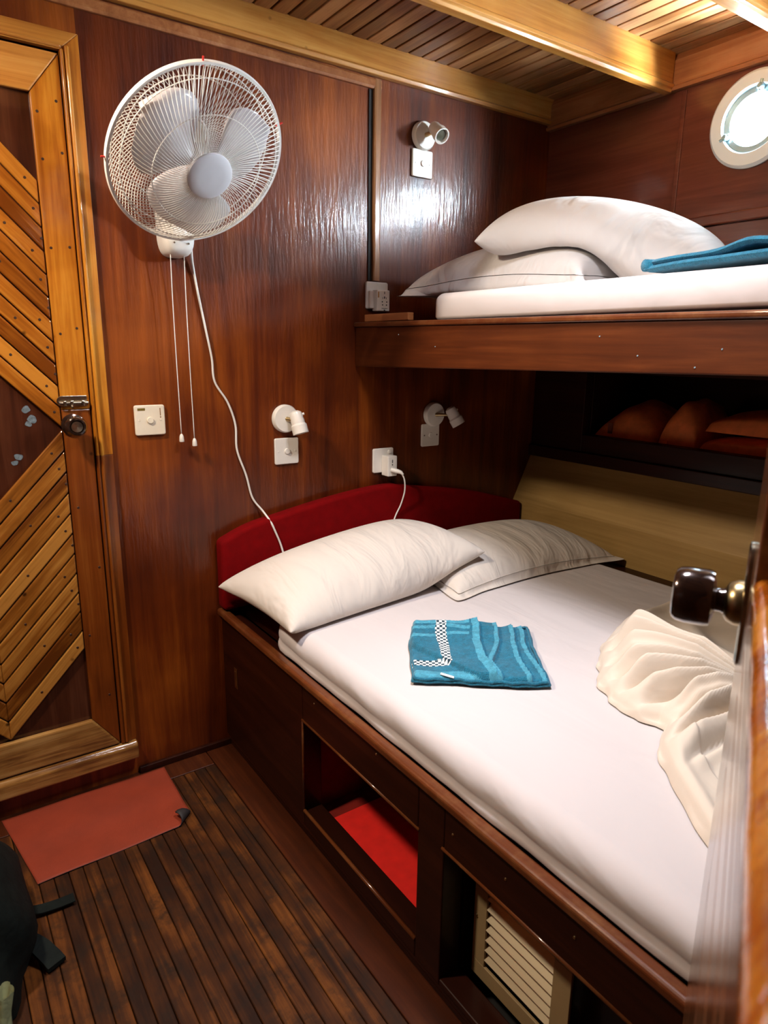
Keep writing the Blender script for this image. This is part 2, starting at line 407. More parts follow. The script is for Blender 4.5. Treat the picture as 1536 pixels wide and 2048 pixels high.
mb = MB(); mb.box(2.20, 2.26, YF, 0, -.06, .952); mb.box(2.155, 2.21, YF, 0, .884, .934); mb.build('lower_backing', 'black', hull)
mb = MB(); mb.box(1.985, 2.062, YF, 0, .50, .556, var=.7); mb.build('inner_rail', 'bed', hull, bevel=.004)

# ceiling
b = MB()
b.box(XL, 2.30, YF, 0, 2.262, 2.30, var=.1, mi=1)
SP = .0535
k = 0; x = 2.14
while x > XL:
    b.box(x-SP+.0065, x, YF, -.012, 2.236, 2.25); x -= SP
struct(b.build('ceiling', ['slat', 'black'], bevel=.0015, seg=1), 'ceiling of narrow wooden slats running away from the far wall', 'ceiling')
def trim(n, mb, mat, label, bevel=.003):
    return struct(mb.build('trim_%d' % n, mat, bevel=bevel), label, 'trim')
# cornice on back wall
b = MB(); b.prism([(-.002, 2.149), (-.022, 2.149), (-.026, 2.160), (-.019, 2.166), (-.019, 2.238), (-.002, 2.238)], 'x', XL, 2.138, var=.7)
trim(1, b, 'framex', 'pale golden wooden cornice along the top of the far wall', .0015)
# cornice on hull wall
b = MB(); b.prism([(2.143, 2.128), (2.121, 2.128), (2.117, 2.138), (2.124, 2.143), (2.124, 2.215), (2.139, 2.240), (2.143, 2.240)], 'y', -.003, YF, var=.4)
trim(2, b, 'framey', 'reddish wooden cornice along the top of the hull wall', .0015)
def beam(n, y0, y1, label):
    bb = MB()
    p = [(y0, 2.24), (y0, 2.150), (y0-.006, 2.146), (y0-.006, 2.136), (y0, 2.132), (y0+.003, 2.124), (y1-.003, 2.124), (y1, 2.132), (y1+.006, 2.136), (y1+.006, 2.146), (y1, 2.150), (y1, 2.24)]
    bb.prism(p, 'x', XL, 2.122, var=.8); return trim(n, bb, 'framex', label, .0012)
beam(3, -.528, -.495, 'golden ceiling beam nearer the far wall')
beam(4, -.955, -.915, 'second ceiling beam nearer the viewer')
beam(5, -1.40, -1.36, 'third ceiling beam above the viewer')
# panel moulding on back wall: horizontal strip then vertical strip
b = MB(); b.prism([(-.001, 2.113), (-.010, 2.113), (-.013, 2.120), (-.013, 2.138), (-.009, 2.143), (-.001, 2.143)], 'x', XL, 1.352, var=.5)
trim(6, b, 'framey', 'light brown moulding strip under the cornice', .001)
b = MB(); b.prism([(1.324, -.001), (1.324, -.012), (1.330, -.014), (1.346, -.014), (1.352, -.010), (1.352, -.001)], 'z', 1.538, 2.142, var=.3)
b.box(1.309, 1.3235, -.001, -.004, 1.538, 2.112, mi=1)  # moulding's shadow on its left side, made as a black strip
trim(7, b, ['framez', 'black'], 'vertical brown moulding strip between fan and upper spotlight', .001)
# baseboards
b = MB(); b.box(.45, .757, -.016, -.001, .0, .022)
struct(b.build('baseboard_back', 'bed', bevel=.003), 'low dark skirting strip below the far wall', 'baseboard')

# ------------------------------------------------------------------ portholes
def porthole(n, cy, cz, r):
    w = sempty('window_%d' % n, ['', 'round porthole with white ring above the upper bed', 'second round porthole further along the hull'][n], 'window', (HX, cy, cz))
    ax = (-1, 0, 0); o = (HX, cy, cz)
    mb = MB(); mb.lathe([(r, -.045), (r, .010), (r+.004, .016), (r+.036, .016), (r+.044, .008), (r+.044, .0005), (r+.02, .0005)], o, ax, 64)
    mb.build('outer_ring', 'porthole_white', w, smooth='auto')
    mb = MB(); mb.lathe([(r-.004, -.040), (r-.020, -.040), (r-.022, -.006), (r-.016, .004), (r-.002, .006), (r+.002, -.002), (r-.004, -.012), (r-.004, -.040)], o, ax, 64)
    fr = mb.build('inner_frame', 'chrome', w, smooth='auto')
    mb = MB(); mb.lathe([(r-.019, -.022), (0, -.022)], o, ax, 64); mb.build('pane', 'glass', fr)
    for a in (80, 205):
        t = math.radians(a); p = Vector((HX-.012, cy+math.cos(t)*(-(r-.006)), cz+math.sin(t)*(r-.006)))
        mb = MB(); mb.lathe([(0, -.008), (.009, -.008), (.009, .010), (.006, .014), (0, .014)], p, ax, 20)
        d = Vector((0, -math.cos(t), math.sin(t)))
        mb.tube([p-d*.012+Vector((-.006, 0, 0)), p+d*.018+Vector((-.006, 0, 0))], .004, 10)
        mb.build('clamp', 'chrome', w, smooth='auto')
    return w
for i, (cy, cz, r) in enumerate(PORT): porthole(i+1, cy, cz, r)

# ------------------------------------------------------------------ wall door (left)
def clip(poly, a, b_, c):
    """keep a*x+b*z<=c"""
    out = []
    for i in range(len(poly)):
        p, q = poly[i], poly[(i+1) % len(poly)]
        dp, dq = a*p[0]+b_*p[1]-c, a*q[0]+b_*q[1]-c
        if dp <= 0: out.append(p)
        if dp*dq < 0:
            t = dp/(dp-dq); out.append((p[0]+t*(q[0]-p[0]), p[1]+t*(q[1]-p[1])))
    return out
door = sempty('door_1', 'panelled wooden door with diagonal planks in the far wall', 'door', (.10, -.01, .07))
CX = .113; XR = .325; XLd = 2*CX-XR
# casing
ZC = 1.02  # below this height the casing takes the painted-in shade
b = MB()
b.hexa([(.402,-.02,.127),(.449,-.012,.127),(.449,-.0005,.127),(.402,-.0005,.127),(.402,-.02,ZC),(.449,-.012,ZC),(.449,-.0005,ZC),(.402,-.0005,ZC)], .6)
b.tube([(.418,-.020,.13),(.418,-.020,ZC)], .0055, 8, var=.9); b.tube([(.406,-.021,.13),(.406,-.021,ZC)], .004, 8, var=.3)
b.build('side_casing', 'frameshade', door, bevel=.002)['label'] = 'lower casing with shade painted in reddish brown'
b = MB()
b.hexa([(.402,-.02,ZC+.0005),(.449,-.012,ZC+.0005),(.449,-.0005,ZC+.0005),(.402,-.0005,ZC+.0005),(.402,-.02,2.01),(.449,-.012,2.055),(.449,-.0005,2.055),(.402,-.0005,2.01)], .6)
b.tube([(.418,-.020,ZC),(.418,-.020,2.02)], .0055, 8, var=.9); b.tube([(.406,-.021,ZC),(.406,-.021,2.01)], .004, 8, var=.3)
b.build('side_casing', 'frame', door, bevel=.002)
b = MB()
xl2 = 2*CX-.449; xl1 = 2*CX-.402
b.hexa([(xl2,-.012,.075),(xl1,-.02,.075),(xl1,-.0005,.075),(xl2,-.0005,.075),(xl2,-.012,2.055),(xl1,-.02,2.01),(xl1,-.0005,2.01),(xl2,-.0005,2.055)], .6)
b.build('side_casing', 'frame', door, bevel=.002)
b = MB()
b.hexa([(xl1,-.02,2.01),(.402,-.02,2.01),(.402,-.0005,2.01),(xl1,-.0005,2.01),(xl2,-.012,2.055),(.449,-.012,2.055),(.449,-.0005,2.055),(xl2,-.0005,2.055)], .6)
b.tube([(xl1,-.020,2.017),(.405,-.020,2.017)], .0055, 8, var=.9)
b.build('head_casing', 'framex', door, bevel=.002)
b = MB(); b.prism([(-.0005, .072), (-.035, .072), (-.035, .115), (-.026, .126), (-.0005, .126)], 'x', xl2, .447, var=.5)
b.build('sill', 'sill', door, bevel=.004)
# leaf
b = MB(); b.box(2*CX-.400, .400, -.0005, .03, .128, 2.005, var=.4); b.build('backing_board', 'doordark', door)
def stile(mb, x0, x1, z0, z1, zt, zb):
    pass
ZT = 1.150  # stile split: the piece below carries the shade in its colour
def xin(z, xa, za, xb, zb): return xa+(xb-xa)*(z-za)/(zb-za)
b = MB()
b.hexa([(.327,-.016,ZT),(.399,-.016,ZT),(.399,-.001,ZT),(.327,-.001,ZT),(.327,-.016,1.905),(.399,-.016,2.0),(.399,-.001,2.0),(.327,-.001,1.905)], .35)
b.build('stile', 'frame', door, bevel=.003)
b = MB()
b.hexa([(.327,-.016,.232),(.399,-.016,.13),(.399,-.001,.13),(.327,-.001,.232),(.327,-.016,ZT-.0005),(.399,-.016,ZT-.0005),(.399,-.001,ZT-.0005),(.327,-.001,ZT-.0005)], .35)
b.build('stile', 'frameshade', door, bevel=.003)['label'] = 'lower stile with shade painted in reddish brown'
x2 = 2*CX-.327; x3 = 2*CX-.399
b = MB(); b.hexa([(x3,-.016,.13),(x2,-.016,.232),(x2,-.001,.232),(x3,-.001,.13),(x3,-.016,2.0),(x2,-.016,1.905),(x2,-.001,1.905),(x3,-.001,2.0)], .35)
b.build('stile', 'frame', door, bevel=.003)
b = MB(); b.hexa([(x2,-.016,1.907),(.327,-.016,1.907),(.327,-.001,1.907),(x2,-.001,1.907),(x3,-.016,2.002),(.399,-.016,2.002),(.399,-.001,2.002),(x3,-.001,2.002)], .5)
b.build('top_rail', 'framex', door, bevel=.003)
b = MB(); b.hexa([(x3,-.020,.130),(.399,-.020,.130),(.399,-.001,.130),(x3,-.001,.130),(x2,-.020,.232),(.327,-.020,.232),(.327,-.001,.232),(x2,-.001,.232)], .6)
b.build('bottom_rail', 'sill', door, bevel=.005)
# diagonal planks
sU = 1.06
vals = [.75, .5, .35, .62, .55, .3, .6, .45, .2, .85, .55, .7, .3]
up, lo = MB(), MB()
for side in (1, -1):
    for i in range(11):
        zt = 1.712-i*.0556; zb = zt-.0556
        def X(d): return CX+side*d
        D = XR-CX
        g = .0022
        # d measured from the centre line; line z = zt + (D-d)*sU
        poly = [(0, zt+D*sU-g), (D, zt-g), (D, zb+g), (0, zb+D*sU+g)]
        poly = clip(poly, 0, 1, 1.903)
        if len(poly) > 2: up.prism([(X(p[0]), p[1]) for p in (poly if side > 0 else poly[::-1])], 'y', -.0012, -.013, var=vals[i])
    for i in range(11):
        zt = 1.098-i*.058; zb = zt-.058
        poly = [(0, zt-D*sU-g), (D, zt-g), (D, zb+g), (0, zb-D*sU+g)]
        poly = clip(poly, 0, -1, -.234)
        if len(poly) > 2: lo.prism([(X(p[0]), p[1]) for p in (poly if side > 0 else poly[::-1])], 'y', -.0012, -.013, var=vals[(i*5+2) % 13])
up.build('upper_planks', 'plankU', door, bevel=.0035, seg=3)
lo.build('lower_planks', 'plankL', door, bevel=.0035, seg=3)
PL = [(.34, -.0162, 1.865), (.385, -.0162, 1.895), (.342, -.0162, 1.76), (.388, -.0162, 1.78), (.341, -.0162, 1.555), (.385, -.0162, 1.56), (.343, -.0162, 1.345), (.384, -.0162, 1.36), (.345, -.0162, .88), (.385, -.0162, .70), (.342, -.0162, .50), (.380, -.0162, .30)]
for i in range(0, 11):
    d_ = .185+.012*(i % 3); PL.append((CX+d_, -.0132, 1.712-(i+.5)*.0556+(XR-CX-d_)*sU))
    if i % 2: PL.append((CX+.10+.01*(i % 4), -.0132, 1.712-(i+.5)*.0556+(XR-CX-.10-.01*(i % 4))*sU))
for i in range(0, 11):
    d_ = .180+.014*(i % 3); PL.append((CX+d_, -.0132, 1.098-(i+.5)*.058-(XR-CX-d_)*sU))
    if i % 2 == 0: PL.append((CX+.07+.02*(i % 3), -.0132, 1.098-(i+.5)*.058-(XR-CX-.07-.02*(i % 3))*sU))
dots(door, 'nail_plug', 'plug', [p for p in PL if .24 < p[2] < 1.9], (0, -1, 0), .0036, .0006, 9)
# scuffs on the dark triangle
b = MB()
for cx, cz, rx in ((.245, 1.153, .010), (.257, 1.127, .011), (.247, 1.115, .008), (.215, 1.03, .010), (.205, 1.015, .008)):
    pts = [(cx+rx*math.cos(t)*(1+.15*math.sin(3*t+cx*90)), -.0012, cz+rx*.9*math.sin(t)*(1+.2*math.cos(2*t+cz*80))) for t in np.linspace(0, 2*PI, 17)[:-1]]
    b.add(pts, [tuple(range(16))])
b.build('paint_spots', plain('pale_blue_paint_spot', (.12, .15, .17), .6, noise=.5, nscale=120), door)
# bolt
b = MB()
zc = 1.174
def stadium(x0, x1, z0, z1, y0, y1, mb, n=10):
    r = (z1-z0)/2; zc_ = (z0+z1)/2
    pts = [(x1, z0), (x1, z1)] + [(x0+r+r*math.cos(t), zc_+r*math.sin(t)) for t in np.linspace(PI/2, 3*PI/2, n)]
    mb.prism([(p[0], p[1]) for p in pts], 'y', y0, y1)
stadium(.317, .392, 1.158, 1.186, -.0162, -.0195, b)
ob = b.build('slide_bolt', 'steel', door, bevel=.001)
b = MB(); b.tube([(.322,-.0245,1.167),(.394,-.0245,1.167)], .0055, 12); b.tube([(.352,-.0245,1.167),(.352,-.034,1.156)], .0035, 10); b.build('bolt_rod', 'steel', ob, smooth='auto')
b = MB()
for xx in (.335, .352, .380): b.box(xx-.004, xx+.004, -.019, -.032, 1.160, 1.174)
b.build('bolt_keeper', 'steel', ob, bevel=.002)
# knob
kb = MB(); o = (.352, -.016, 1.108)
kb.lathe([(0, 0), (.030, 0), (.030, .003), (.024, .006), (.012, .010), (.011, .020), (.020, .026), (.0275, .036), (.0275, .044), (.022, .053), (.018, .054), (.016, .050), (0, .050)], o, (0, -1, 0), 40)
kn = kb.build('door_knob', 'oldknob', door, smooth='auto')
kb = MB(); kb.lathe([(0, .0505), (.0155, .0505), (.014, .0535), (0, .0545)], o, (0, -1, 0), 28); kb.build('knob_face', 'steel', kn, smooth='auto')

# ------------------------------------------------------------------ wall switches, sockets, spotlights
def squircle_plate(mb, cx, cz, s, y0, y1, mi=0, var=.5, r=.006):
    pts = []
    for qx, qz, a0 in ((1, 1, 0), (-1, 1, 90), (-1, -1, 180), (1, -1, 270)):
        for k in range(5):
            a = math.radians(a0+k*22.5); pts.append((cx+qx*(s/2-r)+r*math.cos(a), cz+qz*(s/2-r)+r*math.sin(a)))
    mb.prism(pts, 'y', y0, y1, var, mi)
def switch(x, z, s, label, mat='white_plastic', size=.086, screws=True):
    t = thing('light_switch', label, 'light switch', (x, 0, z), 'square rocker light switches on the far wall')
    mb = MB(); squircle_plate(mb, x, z, size, -.0005, -.009); mb.build('plate', mat, t, bevel=.003, seg=3)
    mb = MB(); mb.lathe([(0, 0), (.0095, 0), (.0095, .0035), (.0085, .005), (0, .0052)], (x, -.0085, z), (0, -1, 0), 24); mb.build('rocker', mat, t, smooth='auto')
    if screws:
        dots(t, 'screw', 'screw' if screws == 'dark' else mat, [(x-.03, -.0089, z), (x+.03, -.0089, z)], (0, -1, 0), .0032, .0012, 12)
    return t
s1 = switch(.559, 1.110, .086, 'cream square light switch with gold sticker beside the fan pull cords', 'cream_plastic', .086)
mb = MB(); mb.box(.559-.034, .559-.013, -.0088, -.0096, 1.110+.028, 1.110+.035); mb.build('sticker', 'gold', s1)
mb = MB(); mb.lathe([(0, .0), (.002, .0), (.0015, .0008), (0, .0008)], (.559+.030, -.009, 1.110+.008), (0, -1, 0), 12)
mb.box(.559+.0285, .559+.031, -.0089, -.0093, 1.110+.012, 1.110+.034); mb.build('stain', plain('rust_stain', (.25, .12, .03), .8), s1)
s2 = switch(.992, .988, .086, 'white square light switch below the left lower spotlight', 'white_plastic', .086)
s3 = switch(1.593, 1.003, .086, 'white square light switch with two dark screws below the right lower spotlight', 'white_plastic', .084, 'dark')
s4 = switch(1.525, 1.927, .086, 'white square light switch below the upper spotlight', 'white_plastic', .086)

def spot(x, z, d, label, arm=.052, L=.072, off=(0, 0, 0)):
    t = thing('wall_spotlight', label, 'wall light', (x, 0, z), 'white adjustable reading spotlights on the far wall')
    mb = MB(); mb.lathe([(0, 0), (.042, 0), (.045, .002), (.045, .014), (.041, .020), (0, .022)], (x, -.0005, z), (0, -1, 0), 48); mb.build('wall_rose', 'white_plastic', t, smooth='auto')
    mb = MB(); mb.lathe([(0, .0), (.003, .0), (.002, .001), (0, .001)], (x-.034, -.018, z-.012), (0, -1, 0), 12); mb.build('screw', 'screw', t, smooth='auto')
    c = Vector((x, -.022, z))+Vector(off)
    d = Vector(d).normalized()
    mb = MB(); mb.tube([(x, -.018, z), (x+off[0]*.35, -.036, z+off[2]*.35), c+d*-.0], [.008, .006, .005], 12); mb.build('arm', 'brass', t, smooth='auto')
    mb = MB(); a = c-d*L*.42
    mb.lathe([(0, -.003), (.010, -.002), (.0185, .004), (.0205, .012), (.0205, .020), (.022, .030), (.022, .040), (.0255, .046), (.0255, L), (.0215, L), (.0195, L-.012), (0, L-.014)], a, d, 40)
    mb.build('lamp_head', 'white_plastic', t, smooth='auto', angle=30)
    mb = MB(); mb.lathe([(.0180, L-.010), (.010, L-.006), (0, L-.004)], a, d, 28); mb.build('bulb', plain('dull_lens', (.10, .10, .07), .15, coat=1), t, smooth='auto')
    mb = MB(); mb.lathe([(0, 0), (.004, 0), (.004, .008), (0, .009)], a+d*.012+Vector((.017, -.006, .003)), (1, -.3, .3), 12); mb.build('thumb_screw', 'white_plastic', t, smooth='auto')
    return t
spot(1.526, 2.012, (-.05, -.80, -.62), 'white spotlight high on the wall above the upper bed', off=(.012, -.042, .006), L=.068)
spot(.988, 1.094, (.13, -.30, -1), 'white spotlight on the left of the two lower ones, beside the fan cord', off=(.020, -.034, -.004))
spot(1.606, 1.080, (.42, -.45, -1), 'white spotlight under the upper berth, right of the plugged socket', off=(.046, -.045, .0))

def socket(x, z, label, adapter_label):
    t = thing('power_socket', label, 'socket', (x, 0, z), 'white wall power sockets')
    mb = MB(); squircle_plate(mb, x, z, .088, -.0005, -.010); mb.build('plate', 'white_plastic', t, bevel=.003, seg=3)
    return t
k1 = socket(1.343, 1.491, 'white wall socket above the end of the upper berth rail', '')
ad = thing('plug_adapter', 'white travel adapter with many pin holes in the upper socket', 'adapter', (1.348, -.012, 1.476))
mb = MB(); mb.box(1.322, 1.374, -.0105, -.040, 1.440, 1.508, var=.5); mb.build('body', 'white_plastic', ad, bevel=.003, seg=3)
mb = MB()
xc, zc, yy = 1.352, 1.472, -.0403
for dx, dz, w, h in ((0, .027, .0022, .008), (0, .012, .0035, .007), (-.009, -.002, .004, .004), (.009, -.002, .004, .004), (-.008, -.012, .004, .004), (.008, -.012, .004, .004), (-.007, .010, .0015, .006), (.007, .010, .0015, .006)):
    mb.box(xc+dx-w/2, xc+dx+w/2, yy, yy-.0006, zc+dz-h/2, zc+dz+h/2)
mb.box(xc-.012, xc+.012, yy, yy-.0004, zc-.024, zc-.0225); mb.box(xc-.003, xc+.003, yy, yy-.0004, zc-.030, zc-.027)
mb.build('pin_holes', 'hole', ad)
mb = MB(); mb.box(1.3055, 1.3215, -.0102, -.022, 1.449, 1.505); mb.build('side_plug', 'white_plastic', ad, bevel=.002)
mb = MB(); mb.box(1.325, 1.330, -.0402, -.0412, 1.483, 1.502); mb.build('indicator', plain('amber_neon', (.45, .22, .06), .4), ad)
k2 = socket(1.377, .925, 'white wall socket with a plug in it above the red headboard', '')
mb = MB(); mb.lathe([(0, 0), (.007, 0), (.007, .004), (0, .005)], (1.402, -.0098, .955), (0, -1, 0), 20); mb.build('switch_button', 'white_plastic', k2, smooth='auto')
ad2 = thing('plug_adapter', 'white square adapter plugged into the lower socket', 'adapter', (1.385, -.012, .905))
mb = MB(); mb.box(1.368, 1.408, -.0105, -.052, .872, .945); mb.build('body', 'white_plastic', ad2, bevel=.003, seg=3)
mb = MB(); mb.box(1.385, 1.388, -.0523, -.0529, .921, .932); mb.box(1.3845, 1.3885, -.0523, -.0529, .912, .916); mb.build('pin_holes', 'hole', ad2)
def smooth_path(pts, n=8):
    P = [Vector(p) for p in pts]; P = [P[0]*2-P[1]]+P+[P[-1]*2-P[-2]]; out = []
    for i in range(1, len(P)-2):
        for k in range(n):
            t = k/n; a, b_, c, d = P[i-1], P[i], P[i+1], P[i+2]
            out.append(.5*((2*b_)+(c-a)*t+(2*a-5*b_+4*c-d)*t*t+(-a+3*b_-3*c+d)*t**3))
    out.append(P[-2]); return out
pc = thing('power_cable', 'white power cable curving from the lower socket to behind the pillows', 'cable', (1.39, -.06, .89))
mb = MB(); mb.tube([(1.383, -.053, .896), (1.394, -.075, .893), (1.402, -.084, .890), (1.408, -.088, .882)], [.0085, .0085, .0065, .004], 12); mb.build('plug', 'white_plastic', pc, smooth='auto')
mb = MB(); mb.tube(smooth_path([(1.405, -.086, .884), (1.414, -.088, .865), (1.420, -.085, .835), (1.421, -.078, .805), (1.414, -.068, .765), (1.400, -.0635, .735), (1.390, -.0625, .712), (1.384, -.0622, .698)]), .0028, 8); mb.build('cord', 'cord', pc, smooth=True)

# ------------------------------------------------------------------ wall fan
Pc = Vector((.608, -.357, 1.733)); A = Vector((.118, -.742, -.661)).normalized(); RR = .205
fan = thing('wall_fan', 'white wall mounted fan with round wire cage and pull cords', 'fan', (.66, 0, 1.60))
E1 = A.cross(Vector((0, 0, 1))).normalized(); E2 = A.cross(E1)
def F(r, k, h): return Pc+(E1*math.cos(k)+E2*math.sin(k))*r+A*h
mb = MB()
nW = 110
def front_h(r):  # dome profile of the front cage
    q = (r-.05)/(RR-.05); return .062*(1-q**2.6)*.98+.004
for i in range(nW):
    k0 = 2*PI*i/nW
    mb.tube([F(r, k0-.42*((r-.05)/(RR-.05)), front_h(r)) for r in np.linspace(.050, RR-.001, 9)], .0010, 4, cap=False, var=.5)
for rr in (.128, .185): mb.tube([F(rr, 2*PI*i/64, front_h(rr)-.001) for i in range(64)], .0014, 5, closed=True)
fg = mb.build('front_grille', 'fan_plastic', fan, smooth=True)
mb = MB()
def rear_h(r):
    q = (r-.055)/(RR-.055); return -.072*(1-q**3.2)-.004
for i in range(nW):
    k0 = 2*PI*i/nW
    mb.tube([F(r, k0+.42*((r-.055)/(RR-.055)), rear_h(r)) for r in np.linspace(.055, RR-.001, 9)], .0010, 4, cap=False, var=.5)
for rr in (.150, .185): mb.tube([F(rr, 2*PI*i/64, rear_h(rr)+.001) for i in range(64)], .0014, 5, closed=True)
mb.tube([F(.057, 2*PI*i/48, -.076) for i in range(48)], .003, 6, closed=True)
mb.build('rear_grille', 'fan_plastic', fan, smooth=True)
mb = MB(); mb.lathe([(RR-.003, .006), (RR+.003, .006), (RR+.005, .0), (RR+.003, -.006), (RR-.003, -.006)], Pc, A, 96, close=True); mb.build('cage_rim', 'fan_plastic', fan, smooth='auto')
mb = MB(); mb.lathe([(0, .0735), (.030, .0730), (.047, .0715), (.0525, .069), (.0535, .062), (.050, .058), (0, .058)], Pc, A, 56); mb.build('badge', 'grey_cap', fan, smooth='auto', angle=50)
mb = MB(); mb.lathe([(0, .052), (.026, .052), (.031, .044), (.032, -.012), (0, -.012)], Pc, A, 32); mb.build('blade_hub', 'fan_blade', fan, smooth='auto')
BK = [0.0, 2*PI/3, 4*PI/3]; BOFF = 1.456
for kk in BK:
    nu, nv = 18, 15; pts = []
    for i in range(nu):
        for j in range(nv):
            u = i/(nu-1); v = j/(nv-1)*2-1
            r = .026+u*(.176-.026)
            half = (.30+.34*math.sin(PI*min(1, u*.75+.12)))*(1.0 if u < .72 else math.sqrt(max(.02, 1-((u-.72)/.285)**2)))
            ang = kk+BOFF+.25*u+v*half*1.32
            h = .020+v*.026*(1-.25*u)-.012*v*v
            pts.append(F(r, ang, h))
    mb = MB(); mb.grid(pts, nu, nv); o = mb.build('blade', 'fan_blade', fan, smooth=True)
    sm = o.modifiers.new('solid', 'SOLIDIFY'); sm.thickness = .0022
# motor housing and neck
mb = MB(); mb.lathe([(0, -.205), (.030, -.203), (.050, -.190), (.060, -.165), (.062, -.110), (.058, -.086), (.050, -.080), (0, -.080)], Pc, A, 40); mb.build('motor_housing', 'fan_plastic', fan, smooth='auto')
mc = Pc-A*.15
mb = MB(); mb.tube([mc+Vector((0, .0, -.05)), (.640, -.16, 1.735), (.655, -.095, 1.685), (.660, -.070, 1.650)], [.030, .030, .032, .034], 20); mb.build('neck', 'fan_plastic', fan, smooth='auto')
mb = MB()
prof = []
n = 40; ring = []
for lay, (sc, y) in enumerate(((1, -.001), (1, -.040), (.95, -.058), (.80, -.070), (.35, -.075))):
    for k in range(n):
        a = 2*PI*k/n; c, s_ = math.cos(a), math.sin(a)
        ex = math.copysign(abs(c)**.55, c); ez = math.copysign(abs(s_)**.5, s_)
        ring.append((.657+.045*ex*sc, y, 1.655+.098*ez*sc))
fs = [(l*n+k, l*n+(k+1) % n, (l+1)*n+(k+1) % n, (l+1)*n+k) for l in range(4) for k in range(n)]+[tuple(4*n+k for k in range(n))]
mb.add(ring, fs); wb = mb.build('wall_bracket', 'fan_plastic', fan, smooth='auto', angle=50)
mb = MB(); mb.lathe([(0, 0), (.028, 0), (.026, .008), (.018, .012), (0, .013)], (.657, -.071, 1.622), (0, -1, .1), 32); mb.build('control_boss', 'fan_plastic', wb, smooth='auto')
dots(wb, 'screw', 'screw', [(.657+dx, -.0735, 1.617+dz) for dx, dz in ((-.026, .012), (.026, .012), (-.019, -.028), (.020, -.028))], (0, -1, 0))
for x0, z1 in ((.640, 1.045), (.678, 1.030)):
    y = -.045
    mb = MB(); mb.tube(smooth_path([(x0-.006, y, 1.565), (x0-.004, y+.01, 1.45), (x0-.003, y+.012, 1.30), (x0, y+.015, z1+.02)]), .0013, 6)
    pcn = mb.build('pull_cord', 'cord', fan, smooth=True)
    mb = MB(); mb.lathe([(0, .024), (.0035, .022), (.0062, .015), (.0072, .002), (.0065, 0), (0, 0)], (x0, y+.015, z1), (0, 0, 1), 16); mb.build('cord_pull', 'white_plastic', pcn, smooth='auto')
mb = MB()
path = [(.684, -.050, 1.640), (.698, -.030, 1.600), (.708, -.010, 1.540), (.722, -.006, 1.455), (.737, -.006, 1.370), (.752, -.006, 1.285), (.758, -.006, 1.215), (.796, -.006, 1.152), (.818, -.006, 1.082), (.820, -.006, 1.004), (.847, -.006, .922), (.866, -.006, .846), (.895, -.02, .800), (.905, -.055, .770), (.918, -.062, .735), (.935, -.063, .690), (.945, -.07, .64)]
mb.tube(smooth_path(path), .0034, 8); mb.build('power_cord', 'cord', fan, smooth=True)
for kx in (0, 1, 2):
    k_ = [math.radians(a) for a in (285, 10, 216)][kx]
    mb = MB(); mb.tube([F(RR-.006, k_, .003), F(RR+.012, k_, .002)], .002, 6); mb.build('red_clip', 'red_tie', fan)

# ------------------------------------------------------------------ lower bed
bed = thing('bed_base', 'built in dark mahogany bed base with open cubby holes below the big mattress', 'bed', (1.4, -1.3, 0))
FX = .745
YE = -2.40
mb = MB()
def fb(y0, y1, z0, z1, x0=FX, x1=.80, v=.5): mb.box(x0, x1, y0, y1, z0, z1, var=v)
fb(-.003, -.556, .04, .472); fb(-.556, -1.053, .358, .472); fb(-1.053, -1.135, .04, .472); fb(-1.135, YE, .366, .472)
fb(-.556, -1.053, .04, .085, v=.3); fb(-1.135, -1.60, .04, .055, v=.9); fb(-1.60, YE, .04, .366)
mb.build('front_panel', 'bed', bed, bevel=.003)
mb = MB(); mb.prism([(.731, .474), (.731, .489), (.736, .494), (.757, .494), (.757, .474)], 'y', -.003, YE, var=.5); mb.build('cap_rail', 'cap', bed, bevel=.003)
mb = MB(); mb.box(.752, .800, YE, -.017, .0006, .022); mb.box(.7485, .800, YE, -.017, .0225, .0395); mb.build('plinth', 'bed', bed, bevel=.005, seg=3)
# nosing strips around the cubby mouths
mb = MB(); mb.tube([(.746, -.552, .361), (.746, -1.057, .361)], .004, 10); mb.tube([(.746, -1.130, .369), (.746, -1.62, .369)], .004, 10); mb.tube([(.746, -.556, .086), (.746, -1.053, .086)], .005, 10); mb.tube([(.7455, -.554, .09), (.7455, -.554, .36)], .003, 8)
mb.build('nosing', 'cap', bed, smooth=True)
mb = MB()
mb.box(.802, 1.25, -.500, -.520, .03, .40); mb.box(.802, 1.25, -1.09, -1.07, .03, .40); mb.box(1.25, 1.27, -1.09, -.50, .03, .40); mb.box(.802, 1.25, -1.07, -.52, .03, .048); mb.box(.802, 1.25, -1.07, -.52, .385, .40)
mb.build('cubby_lining', 'red_paint', bed)
mb = MB(); mb.box(.86, .88, -1.62, -1.10, .0, .42); mb.box(.802, .86, -1.14, -1.125, .05, .42); mb.build('recess_back', 'bed', bed)
mb = MB(); mb.box(.802, 1.98, YE, -.003, .474, .488); mb.box(1.98, 2.0, YE, -.003, .02, .488); mb.box(.802, 1.98, YE-.02, YE, .02, .488); mb.build('bed_board', 'bed', bed)
mb = MB(); mb.box(.7425, .7445, -.118, -.096, .252, .322); mb.box(.7405, .7425, -.112, -.102, .262, .312); mb.build('flush_catch', 'brass', bed, bevel=.001)
dots(bed, 'screw', 'brass', [(FX-.0003, y, z) for y, z in ((-.90, .45), (-1.16, .42), (-1.30, .425), (-.62, .44), (-1.45, .43))], (-1, 0, 0))
rp = MB(); rp.box(.806, 1.20, -1.066, -.60, .050, .064); tag(rp.build('foam_pad', 'red_foam', bevel=.004), 'bright red foam pad lying in the open cubby hole under the bed', 'pad')
